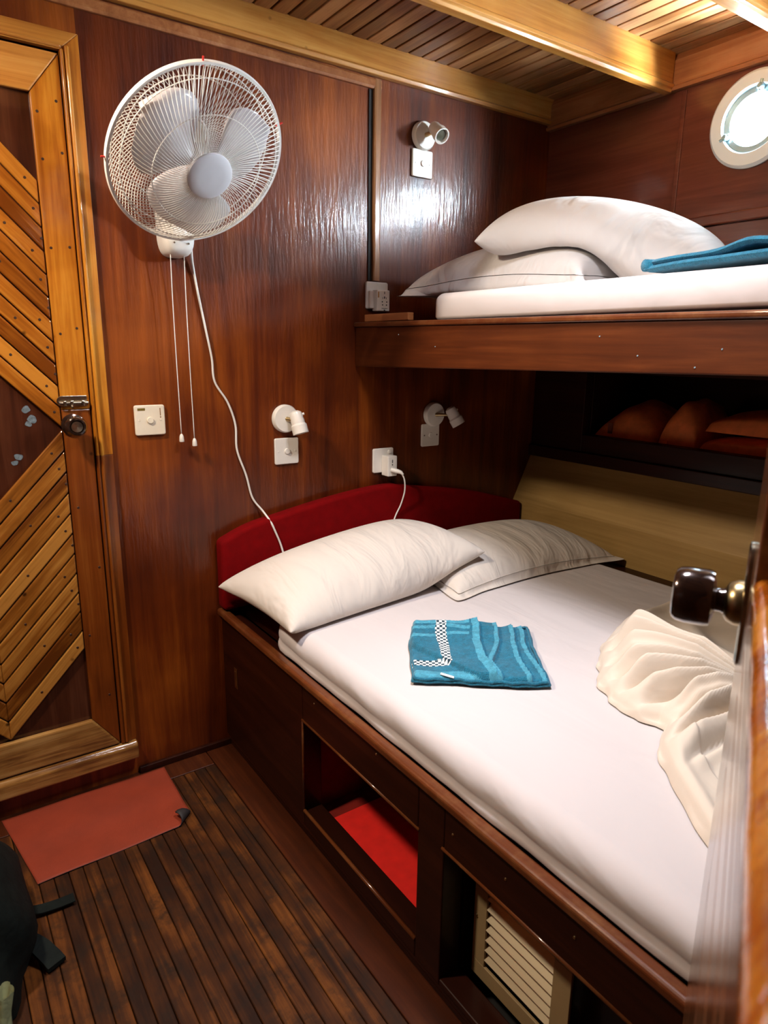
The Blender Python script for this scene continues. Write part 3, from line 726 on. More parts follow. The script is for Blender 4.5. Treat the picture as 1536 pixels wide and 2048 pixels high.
# vent
vt = thing('air_vent', 'beige metal louvred vent in the recess below the bed front', 'vent', (.82, -1.28, .06))
vy0, vy1, vz0, vz1 = -1.160, -1.405, .062, .345
iy0, iy1, iz0, iz1 = -1.195, -1.365, .098, .275
mb = MB()
for (a, b_, c, d) in ((vy0, vy1, iz1, vz1), (vy0, vy1, vz0, iz0), (vy0, iy0, iz0, iz1), (iy1, vy1, iz0, iz1)): mb.box(.812, .818, a, b_, c, d)
mb.build('vent_frame', 'vent', vt, bevel=.001)
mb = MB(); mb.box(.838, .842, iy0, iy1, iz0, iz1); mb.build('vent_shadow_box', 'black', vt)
for i in range(7):
    z = iz1-.012-i*.0245
    mb = MB(); mb.hexa([(.812, iy1, z), (.8135, iy1, z-.0018), (.8135, iy0, z-.0018), (.812, iy0, z), (.830, iy1, z+.017), (.8315, iy1, z+.0152), (.8315, iy0, z+.0152), (.830, iy0, z+.017)])
    mb.build('louvre', 'ventslat', vt)
dots(vt, 'screw', 'brass', [(.8118, vy0-.008, .205), (.8118, vy1+.010, .15)], (-1, 0, 0), .004, .0022)

# mattress
MZ = .582
def mattress(outline, z0, z1, r, mat, name, parent=None, top_noise=0, nsub=90, groove=False):
    """outline: CCW polygon with rounded corners already; builds a pillow-edged slab"""
    P = [Vector((p[0], p[1], 0)) for p in outline]
    # resample
    L = [0]
    for i in range(len(P)): L.append(L[-1]+(P[(i+1) % len(P)]-P[i]).length)
    tot = L[-1]; n = int(tot/.03); R_ = []
    j = 0
    for i in range(n):
        s_ = tot*i/n
        while L[j+1] < s_: j += 1
        t = (s_-L[j])/(L[j+1]-L[j]); R_.append(P[j].lerp(P[(j+1) % len(P)], t))
    cen = sum(R_, Vector())/n
    nor = []
    for i in range(n):
        t = (R_[(i+1) % n]-R_[i-1]).normalized(); nor.append(Vector((-t.y, t.x, 0)))  # inward for CCW
    rings = []
    prof = [(0.006, z0), (.0, z0+.008)]+([(.0005, z0+.020), (.006, z0+.027), (.0015, z0+.036)] if groove else [])+[(.0, z1-r)]+[(r*(1-math.cos(a)), z1-r+r*math.sin(a)) for a in np.linspace(.25, PI/2, 7)]
    vs = []
    for d, z in prof:
        for i in range(n):
            wv = .0022*math.sin(i*.9+z*60)*math.sin(i*.23) if groove and d < r*.6 else 0
            q = R_[i]+nor[i]*(d+wv); vs.append((q.x, q.y, z))
    m_ = len(prof)
    fs = [(l*n+k, l*n+(k+1) % n, (l+1)*n+(k+1) % n, (l+1)*n+k) for l in range(m_-1) for k in range(n)]
    fs.append(tuple((m_-1)*n+k for k in range(n))); fs.append(tuple(range(n-1, -1, -1)))
    mb = MB(); mb.add(vs, fs); o = mb.build(name, mat, parent, smooth=True)
    for p in o.data.polygons:
        if len(p.vertices) > 6: p.use_smooth = False
    return o
def rounded(pts, r, n=6):
    out = []
    for i, p in enumerate(pts):
        p = Vector(p); a = (Vector(pts[i-1])-p).normalized(); c = (Vector(pts[(i+1) % len(pts)])-p).normalized()
        A_, B_ = p+a*r, p+c*r
        for k in range(n+1):
            t = k/n; q = A_*(1-t)**2+p*2*t*(1-t)+B_*t*t; out.append((q.x, q.y))
    return out
low = mattress(rounded([(1.975, -.075), (1.10, -.075), (.7585, -.365), (.7585, -2.30), (1.975, -2.30)], .062), .4895, MZ, .045, 'sheet', 'mattress', groove=True)
tag(low, 'large lower mattress in a fitted off white sheet on the bed base', 'mattress')
pipe = MB()

# ------------------------------------------------------------------ headboard cushion
hb = [(.735, .50), (2.055, .50), (2.055, .70), (2.0, .716), (1.82, .765), (1.663, .797), (1.54, .816), (1.43, .836), (1.379, .841), (1.30, .838), (1.209, .829), (1.09, .813), (.941, .787), (.835, .767), (.735, .728)]
hb = hb[:3]+[(p.x, p.z) for p in smooth_path([(a, 0, c) for a, c in hb[3:]], 6)]
mb = MB(); mb.prism(hb, 'y', -.003, -.058, var=.5)
o = mb.build('headboard_cushion', 'red_fabric', bevel=.014, seg=4, smooth=True)
tag(o, 'dark red padded headboard with arched top behind the lower pillows', 'headboard')

# ------------------------------------------------------------------ upper berth
ub = thing('upper_berth', 'upper bunk shelf with wide mahogany front board', 'bunk', (1.7, -1.2, 1.26))
mb = MB()
def bz(y, a, c): return a+(c-a)*(-y/1.37)
ye = -2.45
x0, x1 = 1.26, 1.29
mb.hexa([(x0, ye, bz(ye, 1.257, 1.279)), (x1, ye, bz(ye, 1.257, 1.279)), (x1, -.003, 1.257), (x0, -.003, 1.257), (x0, ye, bz(ye, 1.386, 1.378)), (x1, ye, bz(ye, 1.386, 1.378)), (x1, -.003, 1.386), (x0, -.003, 1.386)])
mb.build('front_board', 'berth', ub, bevel=.003)
mb = MB()
mb.hexa([(1.252, ye, bz(ye, 1.387, 1.379)), (1.300, ye, bz(ye, 1.387, 1.379)), (1.300, -.003, 1.387), (1.252, -.003, 1.387), (1.252, ye, bz(ye, 1.402, 1.394)), (1.300, ye, bz(ye, 1.402, 1.394)), (1.300, -.003, 1.402), (1.252, -.003, 1.402)])
mb.build('cap_strip', 'cap', ub, bevel=.005, seg=3)
mb = MB(); mb.box(1.292, 2.136, ye, -.003, 1.345, 1.376); mb.build('bunk_board', 'berth', ub)
dots(ub, 'screw', 'chrome', [(1.2597, y, z) for y, z in ((-.43, 1.325), (-1.0, 1.35), (-1.10, 1.31), (-1.23, 1.29), (-1.28, 1.325), (-.25, 1.36))], (-1, 0, 0), .0018, .001)
mb = MB(); mb.box(1.262, 1.284, -.294, -.055, 1.4025, 1.425); tag(mb.build('wood_block', 'framey', bevel=.002), 'short light brown wooden batten lying at the end of the upper berth rail', 'batten')
um = mattress(rounded([(2.13, -.09), (1.303, -.355), (1.303, -2.35), (2.13, -2.35)][::1], .04), 1.4035, 1.478, .025, 'sheetu', 'mattress')
tag(um, 'thin upper bunk mattress in a fitted white sheet', 'mattress')

# ------------------------------------------------------------------ cloth pillows (mass-spring, two sheets with pressure)
def sim_pillow(W, H, fl, press, center, rot, planes, iters=260, res=.014, thick=.5, seed=0, colliders=(), hm=None, g=-9.8, target=.017, limit=None):
    """returns numpy verts + faces. W,H fabric size incl. flange; fl flange width."""
    rng = np.random.default_rng(seed)
    nu, nv = int(W/res)+1, int(H/res)+1
    us = np.linspace(-W/2, W/2, nu); vs_ = np.linspace(-H/2, H/2, nv)
    U, V = np.meshgrid(us, vs_, indexing='ij')
    inside = (np.abs(U) < W/2-fl-1e-6) & (np.abs(V) < H/2-fl-1e-6)
    idx_top = np.arange(nu*nv).reshape(nu, nv)
    idx_bot = idx_top.copy(); cnt = nu*nv
    for i in range(nu):
        for j in range(nv):
            if inside[i, j]: idx_bot[i, j] = cnt; cnt += 1
    X = np.zeros((cnt, 3)); e = np.minimum(W/2-fl-np.abs(U), H/2-fl-np.abs(V)).clip(0)
    z0 = .02*np.sqrt(e/.1).clip(0, 1)+rng.normal(0, .0015, U.shape)
    X[idx_top.ravel()] = np.stack([U, V, np.where(inside, z0, 0)], -1).reshape(-1, 3)
    bi = idx_bot[inside]; X[bi] = np.stack([U[inside], V[inside], -z0[inside]], -1)
    edges = set(); quads = []
    for idx, sgn in ((idx_top, 1), (idx_bot, -1)):
        for i in range(nu):
            for j in range(nv):
                if i+1 < nu: edges.add((min(idx[i, j], idx[i+1, j]), max(idx[i, j], idx[i+1, j])))
                if j+1 < nv: edges.add((min(idx[i, j], idx[i, j+1]), max(idx[i, j], idx[i, j+1])))
                if i+1 < nu and j+1 < nv:
                    edges.add((min(idx[i, j], idx[i+1, j+1]), max(idx[i, j], idx[i+1, j+1])))
                    edges.add((min(idx[i+1, j], idx[i, j+1]), max(idx[i+1, j], idx[i, j+1])))
                    q = (idx[i, j], idx[i+1, j], idx[i+1, j+1], idx[i, j+1])
                    if sgn > 0: quads.append(q)
                    elif any(x >= nu*nv for x in q): quads.append(q[::-1])
    E_ = np.array(sorted(edges)); Q = np.array(quads)
    rest = np.zeros(len(E_)); flat = np.zeros((cnt, 2)); flat[idx_top.ravel()] = np.stack([U, V], -1).reshape(-1, 2); flat[bi] = np.stack([U[inside], V[inside]], -1)
    rest = np.linalg.norm(flat[E_[:, 0]]-flat[E_[:, 1]], axis=1)
    Rm = np.array(Matrix(rot).to_3x3()) if not isinstance(rot, np.ndarray) else rot
    X = X@Rm.T+np.array(center); Vv = np.zeros_like(X)
    deg = np.bincount(E_.ravel(), minlength=cnt)[:, None].astype(float)
    inside_q = np.array([all(inside.ravel()[x] if x < nu*nv else True for x in q) or any(x >= nu*nv for x in q) for q in quads])
    dt = .004
    hms = []
    for Xc in (hm or ()):
        x0_, y0_ = Xc[:, 0].min()-.02, Xc[:, 1].min()-.02; n1 = int((Xc[:, 0].max()-x0_)/.01)+4; n2 = int((Xc[:, 1].max()-y0_)/.01)+4
        Hm = np.full((n1, n2), -9.); 
        for ox in (-.5, 0, .5, 1):
            for oy in (-.5, 0, .5, 1):
                ii = ((Xc[:, 0]-x0_)/.01+ox).astype(int).clip(0, n1-1); jj = ((Xc[:, 1]-y0_)/.01+oy).astype(int).clip(0, n2-1)
                np.maximum.at(Hm, (ii, jj), Xc[:, 2]+.004)
        hms.append((x0_, y0_, Hm))
    # only inflate faces in the pouch
    def in_pouch(q):
        c = flat[list(q)].mean(0); return abs(c[0]) < W/2-fl and abs(c[1]) < H/2-fl
    pq = np.array([in_pouch(q) for q in quads])
    QP = Q[pq]; QPf = QP.T.ravel(); EF = E_.T.ravel()
    def scat(dst, ix, val):
        for a_ in range(3): dst[:, a_] += np.bincount(ix, weights=val[:, a_], minlength=len(dst))
    for it in range(iters):
        ramp = min(1, it/60)
        a, b_, c, d = X[QP[:, 0]], X[QP[:, 1]], X[QP[:, 2]], X[QP[:, 3]]
        nrm = np.cross(c-a, d-b_)*.5
        vol = float((((a+b_+c+d)*.25-X.mean(0))*nrm).sum()/3)
        pr_ = press*min(1, max(0, (target-vol)/target)*6)
        # volume-like pressure drop with thickness
        f = np.zeros_like(X)
        scat(f, QPf, np.tile(nrm*.25*pr_*ramp, (4, 1)))
        Vv += dt*(f/(.55*res*res)+np.array([0, 0, g]))
        Vv *= .95
        Xn = X+dt*Vv
        for _ in range(14):
            dlt = Xn[E_[:, 1]]-Xn[E_[:, 0]]; ln = np.linalg.norm(dlt, axis=1)
            s_ = (ln-rest)/ln; s_ = np.where(s_ < 0, s_*.12, s_)   # weak in compression -> wrinkles
            co = dlt*(s_*.5)[:, None]; acc = np.zeros_like(Xn)
            scat(acc, EF, np.concatenate([co, -co]))
            Xn += acc/deg*1.35
            for (p, n_) in planes:
                n_ = np.array(n_, float); n_ /= np.linalg.norm(n_); dd = (Xn-np.array(p))@n_
                m_ = dd < 0; Xn[m_] -= dd[m_][:, None]*n_
                if m_.any():
                    t = (Xn[m_]-X[m_]); t -= (t@n_)[:, None]*n_; Xn[m_] -= t*.5
            for (x0_, y0_, Hm) in hms:
                fi = (Xn[:, 0]-x0_)/.01; fj = (Xn[:, 1]-y0_)/.01; ii = fi.astype(int); jj = fj.astype(int)
                ok = (fi >= 0) & (fj >= 0) & (ii < Hm.shape[0]-1) & (jj < Hm.shape[1]-1)
                ii = ii.clip(0, Hm.shape[0]-2); jj = jj.clip(0, Hm.shape[1]-2); a_ = (fi-ii).clip(0, 1); c_ = (fj-jj).clip(0, 1)
                hh = (Hm[ii, jj]*(1-a_)+Hm[ii+1, jj]*a_)*(1-c_)+(Hm[ii, jj+1]*(1-a_)+Hm[ii+1, jj+1]*a_)*c_
                pen = hh-Xn[:, 2]; m_ = ok & (pen > 0) & (pen < .16); Xn[m_, 2] += pen[m_].clip(0, .008)
            for (cc, rad) in colliders:   # ellipsoids
                cc = np.array(cc); rad = np.array(rad); q = (Xn-cc)/rad; l = np.linalg.norm(q, axis=1); m_ = l < 1
                if m_.any(): Xn[m_] = cc+(q[m_]/l[m_][:, None])*rad
        Vv = (Xn-X)/dt; X = Xn
        sp = np.linalg.norm(Vv, axis=1).max()
        if sp > 3: Vv *= 3/sp
    return X, Q
def pillow(name, label, mat, group=None, **kw):
    X, Q = sim_pillow(**kw)
    mb = MB(); mb.add([tuple(p) for p in X], [tuple(int(i) for i in q) for q in Q], .5)
    o = mb.build(name, mat, smooth=True, loc=tuple(X.mean(0)))
    ss = o.modifiers.new('sub', 'SUBSURF'); ss.levels = 1; ss.render_levels = 2
    tag(o, label, 'pillow', group); return o, X
def rotm(rx, ry, rz):
    from mathutils import Euler
    return np.array(Euler((math.radians(rx), math.radians(ry), math.radians(rz)), 'XYZ').to_matrix())
PG = 'white pillows on the two beds'
PLANES_LOW = [((0, 0, MZ+.006), (0, 0, 1)), ((0, -.064, 0), (0, -1, 0)), ((2.055, 0, 0), (-1, 0, 0))]
o_, X2 = pillow('pillow', 'flatter white pillow with a hemmed flange lying beside the pale wood panel', 'pillow', PG,
    W=.80, H=.52, fl=.035, target=.026, press=30, center=(1.665, -.325, .70), rot=rotm(12, 2, -1), planes=PLANES_LOW, seed=8, iters=230)
o_, X1 = pillow('pillow', 'plump white pillow with pinched corners at the near end of the red headboard', 'pillow', PG,
    W=.74, H=.47, fl=0.0, target=.034, press=34, center=(1.085, -.29, .72), rot=rotm(4, 0, 3), planes=PLANES_LOW, seed=3, iters=260, hm=[X2])
UZ = 1.481
PLANES_UP = [((0, 0, UZ+.004), (0, 0, 1)), ((0, -.02, 0), (0, -1, 0)), ((2.12, 0, 0), (-1, 0, 0))]
o_, X3 = pillow('pillow', 'lower white pillow on the upper bunk, its hemmed corner hanging over the mattress end', 'pillowu', PG,
    W=.74, H=.50, fl=.04, target=.023, press=30, center=(1.62, -.43, 1.57), rot=rotm(0, 0, 96), planes=PLANES_UP, seed=12, iters=200)
o_, X4 = pillow('pillow', 'big white pillow leaning on top of another on the upper bunk beside a blue towel', 'pillowu', PG,
    W=.74, H=.50, fl=0.0, target=.034, press=34, center=(1.70, -.65, 1.665), rot=rotm(6, 13, -64), planes=PLANES_UP, seed=21, iters=150, hm=[X3])

# ------------------------------------------------------------------ towels
def towel_main():
    O = Vector((.846, -.884, 0)); U = Vector((.789, -.614, 0)); V = Vector((.614, .789, 0)); z0 = MZ+.006
    def h2(u, v): return .016
    # curves of fold edges u_k(v)
    def interp(pts, v):
        vs = [p[1] for p in pts]; us = [p[0] for p in pts]; return float(np.interp(v, vs, us))
    folds = [[(.200, -.03), (.176, .06), (.172, .13), (.176, .22), (.172, .32)],
             [(.182, .0), (.186, .056), (.222, .176), (.224, .25), (.222, .32)],
             [(.272, -.02), (.262, .06), (.258, .118), (.266, .232), (.262, .32)],
             [(.306, -.02), (.298, .06), (.288, .133), (.292, .247), (.288, .32)]]
    nu, nv = 150, 150; umin, umax, vmin, vmax = 0, .312, -.004, .300
    pts = []; mi = np.zeros((nu, nv), int); uvs = []
    nz = RNG.normal(size=(40, 40))
    for i in range(nu):
        for j in range(nv):
            su, sv = i/(nu-1), j/(nv-1)
            u = umin+(umax-umin)*su; v = vmin+(vmax-vmin)*sv
            wu = .004*math.sin(sv*6+1)+.0015*math.sin(sv*17)
            wv = .003*math.sin(su*7)+.0015*math.sin(su*19+2)
            eu = min(su, 1-su)*(umax-umin); ev = min(sv, 1-sv)*(vmax-vmin); e = min(eu, ev)
            diag = np.interp(u, [0, .074, .116, .168, .211, .33], [.150, .064, .019, -.010, -.02, -.03])
            h = .016
            m = 0
            top = v-diag
            if top > 0:
                h += .012*min(1, top/.006)
                # sawtooth folds stepping down to the right
                for k, f in enumerate(folds):
                    fu = interp(f, v)
                    if k == 1: fu = max(fu, interp(folds[0], v)+.012)
                    d = u-fu
                    if d > 0: h -= .0050*min(1, d/.003)
                    else: h += .0085*math.exp(d/.016)
                    if (-.019 if k == 0 else -.012) < d < 0: m = 1
                if m == 0 and .062 < u < .094+.0*v and v > .05: 
                    uu = u-.02*max(0, (.12-v))/.12
                    if .064 < u-.012*(.2-v)/.2 < .092: m = 2
            else:
                if .050 < v < .076: m = 2
                if v < .022: m = 1
            # layered back-left ridges
            for fv, am in ((.185, .009), (.228, .011), (.268, .009)):
                dd = v-(fv+.20*max(0, u-.02)**1.2+.004*math.sin(u*40+fv*50)); fade = max(0, min(1, (.235-u)/.05))
                if u < .235: h += fade*(am*math.exp(dd/.018) if dd < 0 else am*math.exp(-dd/.005))*(1 if top > 0 else 0)
                if -.011 < dd < -.001 and u < .15 and m == 0: m = 1
            h += .0014*math.sin(u*60+v*35)+.0008*math.sin(v*95-u*20)
            rr = .012
            if e < rr: h *= max(.0, math.sqrt(max(0, 1-((rr-e)/rr)**2)))
            p = O+U*(u+wu*(1 if su < .5 else .7))+V*(v+wv); pts.append((p.x, p.y, z0+max(h, 0)))
            mi[i, j] = m
    mb = MB()
    for i in range(nu-1):
        for j in range(nv-1): pass
    mb.grid(pts, nu, nv, .5)
    mb.mi = [int(mi[i, j]) for i in range(nu-1) for j in range(nv-1)]
    # layered skirts below the top sheet
    for L_, (ins, za, zb) in enumerate(((.002, .0005, .0065), (.006, .007, .013))):
        path = []
        for s_, t in [(a, 0) for a in np.linspace(0, 1, 30)]+[(1, a) for a in np.linspace(0, 1, 30)]+[(a, 1) for a in np.linspace(1, 0, 30)]+[(0, a) for a in np.linspace(1, 0, 30)]:
            u = umin+(umax-umin)*s_; v = vmin+(vmax-vmin)*t
            wu = .004*math.sin(t*6+1)+.0015*math.sin(t*17); wv = .003*math.sin(s_*7)+.0015*math.sin(s_*19+2)
            u += wu*(1 if s_ < .5 else .7); v += wv
            u += (ins if s_ < .5 else -ins) if s_ in (0, 1) else 0
            p = O+U*u+V*v; path.append((p.x, p.y, z0+(za+zb)/2+.0015*math.sin(40*s_+31*t+L_)))
        mb.tube(path, .0036, 8, closed=True, mi=0)
    o = mb.build('folded_towel', ['towel', 'hem', 'gingham'], smooth=True, loc=(1.05, -.86, z0))
    uvl = o.data.uv_layers.new(name='UVMap')
    off = o.location
    for poly in o.data.polygons:
        for li in poly.loop_indices:
            q = o.data.vertices[o.data.loops[li].vertex_index].co+off-O
            uvl.data[li].uv = (q.dot(U)/.0072+.001, q.dot(V)/.0072+.001)
    tag(o, 'blue folded towel with gingham bands lying on the lower bed', 'towel', 'blue folded towels')
    mb = MB(); p0 = O+U*.068+V*(.008); 
    c = [p0, p0+U*.030-V*.016, p0+U*.031-V*.008, p0+U*.002+V*.009]
    mb.add([(q.x, q.y, z0+.0175) for q in c]+[(q.x, q.y, z0+.0165) for q in c], [(0, 1, 2, 3), (7, 6, 5, 4), (0, 4, 5, 1), (1, 5, 6, 2), (2, 6, 7, 3), (3, 7, 4, 0)])
    mb.build('care_label', 'tag', o)
towel_main()
# upper towel: two folded layers
def slab(mb, corners, z, t, wav, seed, r=.008, lift=None):
    rs = np.random.RandomState(seed); ph = rs.rand(6)*6
    c = [Vector((p[0], p[1], 0)) for p in corners]; nu, nv = 46, 30
    top, bot = [], []
    for i in range(nu):
        for j in range(nv):
            a, b_ = i/(nu-1), j/(nv-1)
            p = c[0].lerp(c[1], a).lerp(c[3].lerp(c[2], a), b_)
            e = min(a, 1-a, b_, 1-b_)*.3
            k = math.sqrt(max(0, 1-(max(0, r-e)/r)**2))
            w = wav*(math.sin(a*7+ph[0])+.6*math.sin(b_*9+ph[1])+.5*math.sin(a*17+b_*6+ph[2]))
            zz = z+w+t/2+(lift(a, b_) if lift else 0)
            jit = Vector((.004*math.sin(b_*14+ph[3]), .004*math.sin(a*16+ph[4]), 0))
            top.append((p.x+jit.x, p.y+jit.y, zz+t/2*k)); bot.append((p.x+jit.x, p.y+jit.y, zz-t/2*k))
    o0 = len(mb.v); mb.grid(top, nu, nv, .5); mb.grid(bot, nu, nv, .5)
ut = MB()
cc = [(1.39, -1.0), (1.70, -1.09), (1.66, -1.46), (1.36, -1.40)]
slab(ut, cc, UZ+.010, .014, .0012, 1, lift=lambda a, b_: .012*b_)
cc2 = [(1.40, -1.005), (1.70, -1.095), (1.65, -1.45), (1.37, -1.39)]
slab(ut, cc2, UZ+.0235, .014, .0014, 2, lift=lambda a, b_: .018*b_+.010*math.exp(-((b_-.6)/.12)**2))
ut.tube([(1.395+.30*t, -1.001-.09*t, UZ+.026+.001*math.sin(9*t)) for t in np.linspace(0, 1, 20)], .0135, 12)
o = ut.build('folded_towel', 'towel', smooth=True, loc=(1.56, -1.2, UZ))
tag(o, 'turquoise folded towel on the upper bunk under the porthole', 'towel', 'blue folded towels')

# ------------------------------------------------------------------ crumpled top sheet on the lower bed
def crumple():
    outline = [(1.253, -1.082), (1.30, -1.045), (1.353, -1.012), (1.43, -.98), (1.513, -.951), (1.64, -.935), (1.79, -.931), (1.955, -.94), (1.955, -1.30), (1.955, -1.78), (1.6, -1.82), (1.2, -1.80), (.93, -1.75), (.875, -1.66),
               (.899, -1.568), (.955, -1.495), (1.008, -1.424), (1.045, -1.385), (1.073, -1.357), (1.115, -1.335), (1.150, -1.322), (1.155, -1.303), (1.135, -1.27), (1.142, -1.225), (1.156, -1.187), (1.19, -1.13), (1.22, -1.105)]
    P = np.array(outline)
    G = np.array([1.42, -1.425])
    G0 = np.array([1.42, -1.40]); na, nr = 560, 110
    AN = np.linspace(0, 2*PI, na+1)[:-1]; RB = np.zeros(na)
    for k, an in enumerate(AN):
        d_ = np.array([math.cos(an), math.sin(an)])
        for i in range(len(P)):
            a, b_ = P[i], P[(i+1) % len(P)]; e_ = b_-a; det = d_[0]*(-e_[1])+e_[0]*d_[1]
            if abs(det) < 1e-12: continue
            w_ = a-G0; tt = (w_[0]*(-e_[1])+e_[0]*w_[1])/det; uu = (d_[0]*w_[1]-d_[1]*w_[0])/det
            if tt > 0 and 0 <= uu <= 1: RB[k] = max(RB[k], tt)
    RB = (np.roll(RB, 1)+RB*2+np.roll(RB, -1))/4
    RB += .003*np.sin(AN*23)+.002*np.sin(AN*41+1)
    rf = np.linspace(.004, 1, nr)**.8
    XX = G0[0]+np.cos(AN)[:, None]*RB[:, None]*rf[None, :]; YY = G0[1]+np.sin(AN)[:, None]*RB[:, None]*rf[None, :]
    # signed distance to polygon
    def sdist(X, Y):
        d = np.full(X.shape, 9.); ins = np.zeros(X.shape, bool)
        for i in range(len(P)):
            a, b_ = P[i], P[(i+1) % len(P)]
            ab = b_-a; t = ((X-a[0])*ab[0]+(Y-a[1])*ab[1])/(ab@ab); t = t.clip(0, 1)
            d = np.minimum(d, np.hypot(X-a[0]-t*ab[0], Y-a[1]-t*ab[1]))
            c = ((a[1] > Y) != (b_[1] > Y)) & (X < (b_[0]-a[0])*(Y-a[1])/(b_[1]-a[1]+1e-12)+a[0]); ins ^= c
        return np.where(ins, d, -d)
    D = sdist(XX, YY)
    rs = np.random.RandomState(4)
    def sm(x, a, b_): t = ((x-a)/(b_-a)).clip(0, 1); return t*t*(3-2*t)
    dx, dy = XX-G[0], YY-G[1]; r = np.hypot(dx, dy); th = np.arctan2(dy, dx)
    H = .010*sm(D, 0, .012)+.010*np.exp(-((D-.022)/.014)**2)*sm(D, 0, .01)
    # fan of folds from G towards the leftmost arc: th around 115..175 deg
    thd = np.degrees(th) % 360
    thc = thd+18*np.sin(r*5.0)          # curl
    sect = sm(thc, 92, 112)*(1-sm(thc, 184, 205))*sm(r, .02, .10)*(1-sm(r, .34, .46))
    q = thc/10.5
    ridge = np.abs(np.sin(q*PI/1.0+.5*np.sin(q*1.7)))**.75
    ridge2 = (.5+.5*np.sin(thc*1.31+2))
    H += sect*(.072*ridge+.010*ridge2)*(.35+1.9*r/.4).clip(0, 1.2)*sm(D, .004, .075)
    # soft hollow on the upper part
    holl = np.exp(-(((XX-1.60)/.14)**2+((YY+1.13)/.10)**2)); H += .006-.006*holl
    # long creases radiating from G to the upper right and lower right
    for (ang, w, amp, r0, r1) in ((70, 4.5, .016, .05, .6), (52, 4, .012, .08, .6), (88, 5, .018, .04, .40), (20, 5, .012, .1, .5), (-8, 6, .014, .1, .5), (212, 4.5, .020, .02, .30), (226, 4, .016, .05, .34), (243, 5, .018, .05, .40), (262, 6, .014, .05, .4), (285, 7, .012, .05, .4), (197, 4, .016, .02, .25)):
        dth = (thd-ang+180+6*np.sin(r*9+ang)) % 360-180
        H += amp*np.exp(-(dth/w)**2)*sm(r, r0-.04, r0+.04)*(1-sm(r, r1-.12, r1))*sm(D, 0, .03)
    # folded-back hem along the lower left edge
    a = np.array([1.073, -1.357]); b_ = np.array([.90, -1.60]); ab = b_-a; nrm = np.array([-ab[1], ab[0]])/np.hypot(*ab)
    t = ((XX-a[0])*ab[0]+(YY-a[1])*ab[1])/(ab@ab); s_ = (XX-a[0])*nrm[0]+(YY-a[1])*nrm[1]
    s_ = np.abs(s_)
    H += .007*(1-sm(s_, .060, .066))*sm(t, -.1, .1)*(1-sm(t, 1.0, 1.2))*sm(D, 0, .01)
    # low frequency undulation
    for k in range(7):
        a_, w_ = rs.rand()*2*PI, 6+rs.rand()*16; H += .0022*np.sin((XX*math.cos(a_)+YY*math.sin(a_))*w_*2+rs.rand()*6)*sm(D, 0, .05)
    Z = MZ+.005+H
    Z[:, -1] = MZ+.0035
    v = np.stack([XX.ravel(), YY.ravel(), Z.ravel()], -1)
    fs = [(i*nr+j, ((i+1) % na)*nr+j, ((i+1) % na)*nr+j+1, i*nr+j+1) for i in range(na) for j in range(nr-1)]+[tuple(i*nr for i in range(na))]
    mb = MB(); mb.add(v, fs, .5); o = mb.build('crumpled_sheet', 'duvet', smooth=True, loc=(1.3, -1.4, MZ))
    tag(o, 'off white top sheet bunched into fanned folds on the lower bed', 'bed sheet')
crumple()

# ------------------------------------------------------------------ floor mat
def floor_mat():
    c = [Vector((.108, -.332)), Vector((.517, -.323)), Vector((.522, -.024)), Vector((-.01, -.022))]
    c[3] = Vector((.063, -.020)); c[0] = Vector((.110, -.332))
    nu, nv = 60, 40; pts = []
    for i in range(nu):
        for j in range(nv):
            a, b_ = i/(nu-1), j/(nv-1)
            p = c[0].lerp(c[1], a).lerp(c[3].lerp(c[2], a), b_)
            z = .0035+.0012*math.sin(a*9+b_*4)+.0009*math.sin(b_*13)
            # curled corner near c1
            d = (1-a)*.41+b_*.31
            s_ = .050-d
            if s_ > 0:
                R = .011; ang = s_/R; sx = Vector((1, -1)).normalized()
                p = p+sx*(R*math.sin(min(ang, 4.2))-s_); z += R*(1-math.cos(min(ang, 4.2)))
            pts.append((p.x, p.y, z))
    mb = MB(); mb.grid(pts, nu, nv, .5); o = mb.build('floor_mat', ['mat', 'matback'], recalc=False, smooth=True, loc=(.31, -.17, .004))
    s = o.modifiers.new('s', 'SOLIDIFY'); s.thickness = .0028; s.offset = -1; s.material_offset = 1; s.material_offset_rim = 1
    tag(o, 'terracotta rubber floor mat with a curled corner in front of the wall door', 'mat')
floor_mat()

# ------------------------------------------------------------------ life jackets in the locker
def puffy(mb, corners, z0, h, seed, n=44, sharp=.5):
    rs = np.random.RandomState(seed); ph = rs.rand(8)*6; c = [Vector((p[0], p[1], 0)) for p in corners]; top, bot = [], []
    for i in range(n):
        for j in range(n):
            a, b_ = i/(n-1), j/(n-1); p = c[0].lerp(c[1], a).lerp(c[3].lerp(c[2], a), b_)
            k = (4*a*(1-a)*4*b_*(1-b_))**sharp
            z = z0+h*k*(1+.05*math.sin(a*7+ph[0])+.05*math.sin(b_*6+ph[1])+.02*math.sin(a*15+b_*11))
            top.append((p.x, p.y, z)); bot.append((p.x, p.y, z0-.002*k))
    mb.grid(top, n, n, .5); mb.grid(bot, n, n, .5)
LJ = 'orange life jackets in the locker'
zL = .989
mb = MB(); puffy(mb, [(2.205, -.275), (2.50, -.275), (2.50, -.545), (2.205, -.545)], zL, .140, 1, sharp=.5); o = mb.build('life_jacket', 'orange', smooth=True, loc=(2.35, -.41, zL))
tag(o, 'orange life jacket at the left end of the locker shelf', 'life jacket', LJ)
mb = MB(); mb.box(2.2045, 2.2065, -.36, -.34, zL+.02, zL+.06); mb.build('strap', 'jacket_strap', o)
mb = MB(); puffy(mb, [(2.205, -.56), (2.48, -.56), (2.48, -.70), (2.205, -.70)], zL, .165, 5, sharp=.35); o = mb.build('life_jacket', 'orange', smooth=True, loc=(2.35, -.63, zL))
tag(o, 'narrow upright folded orange life jacket, in the middle of the locker shelf', 'life jacket', LJ)
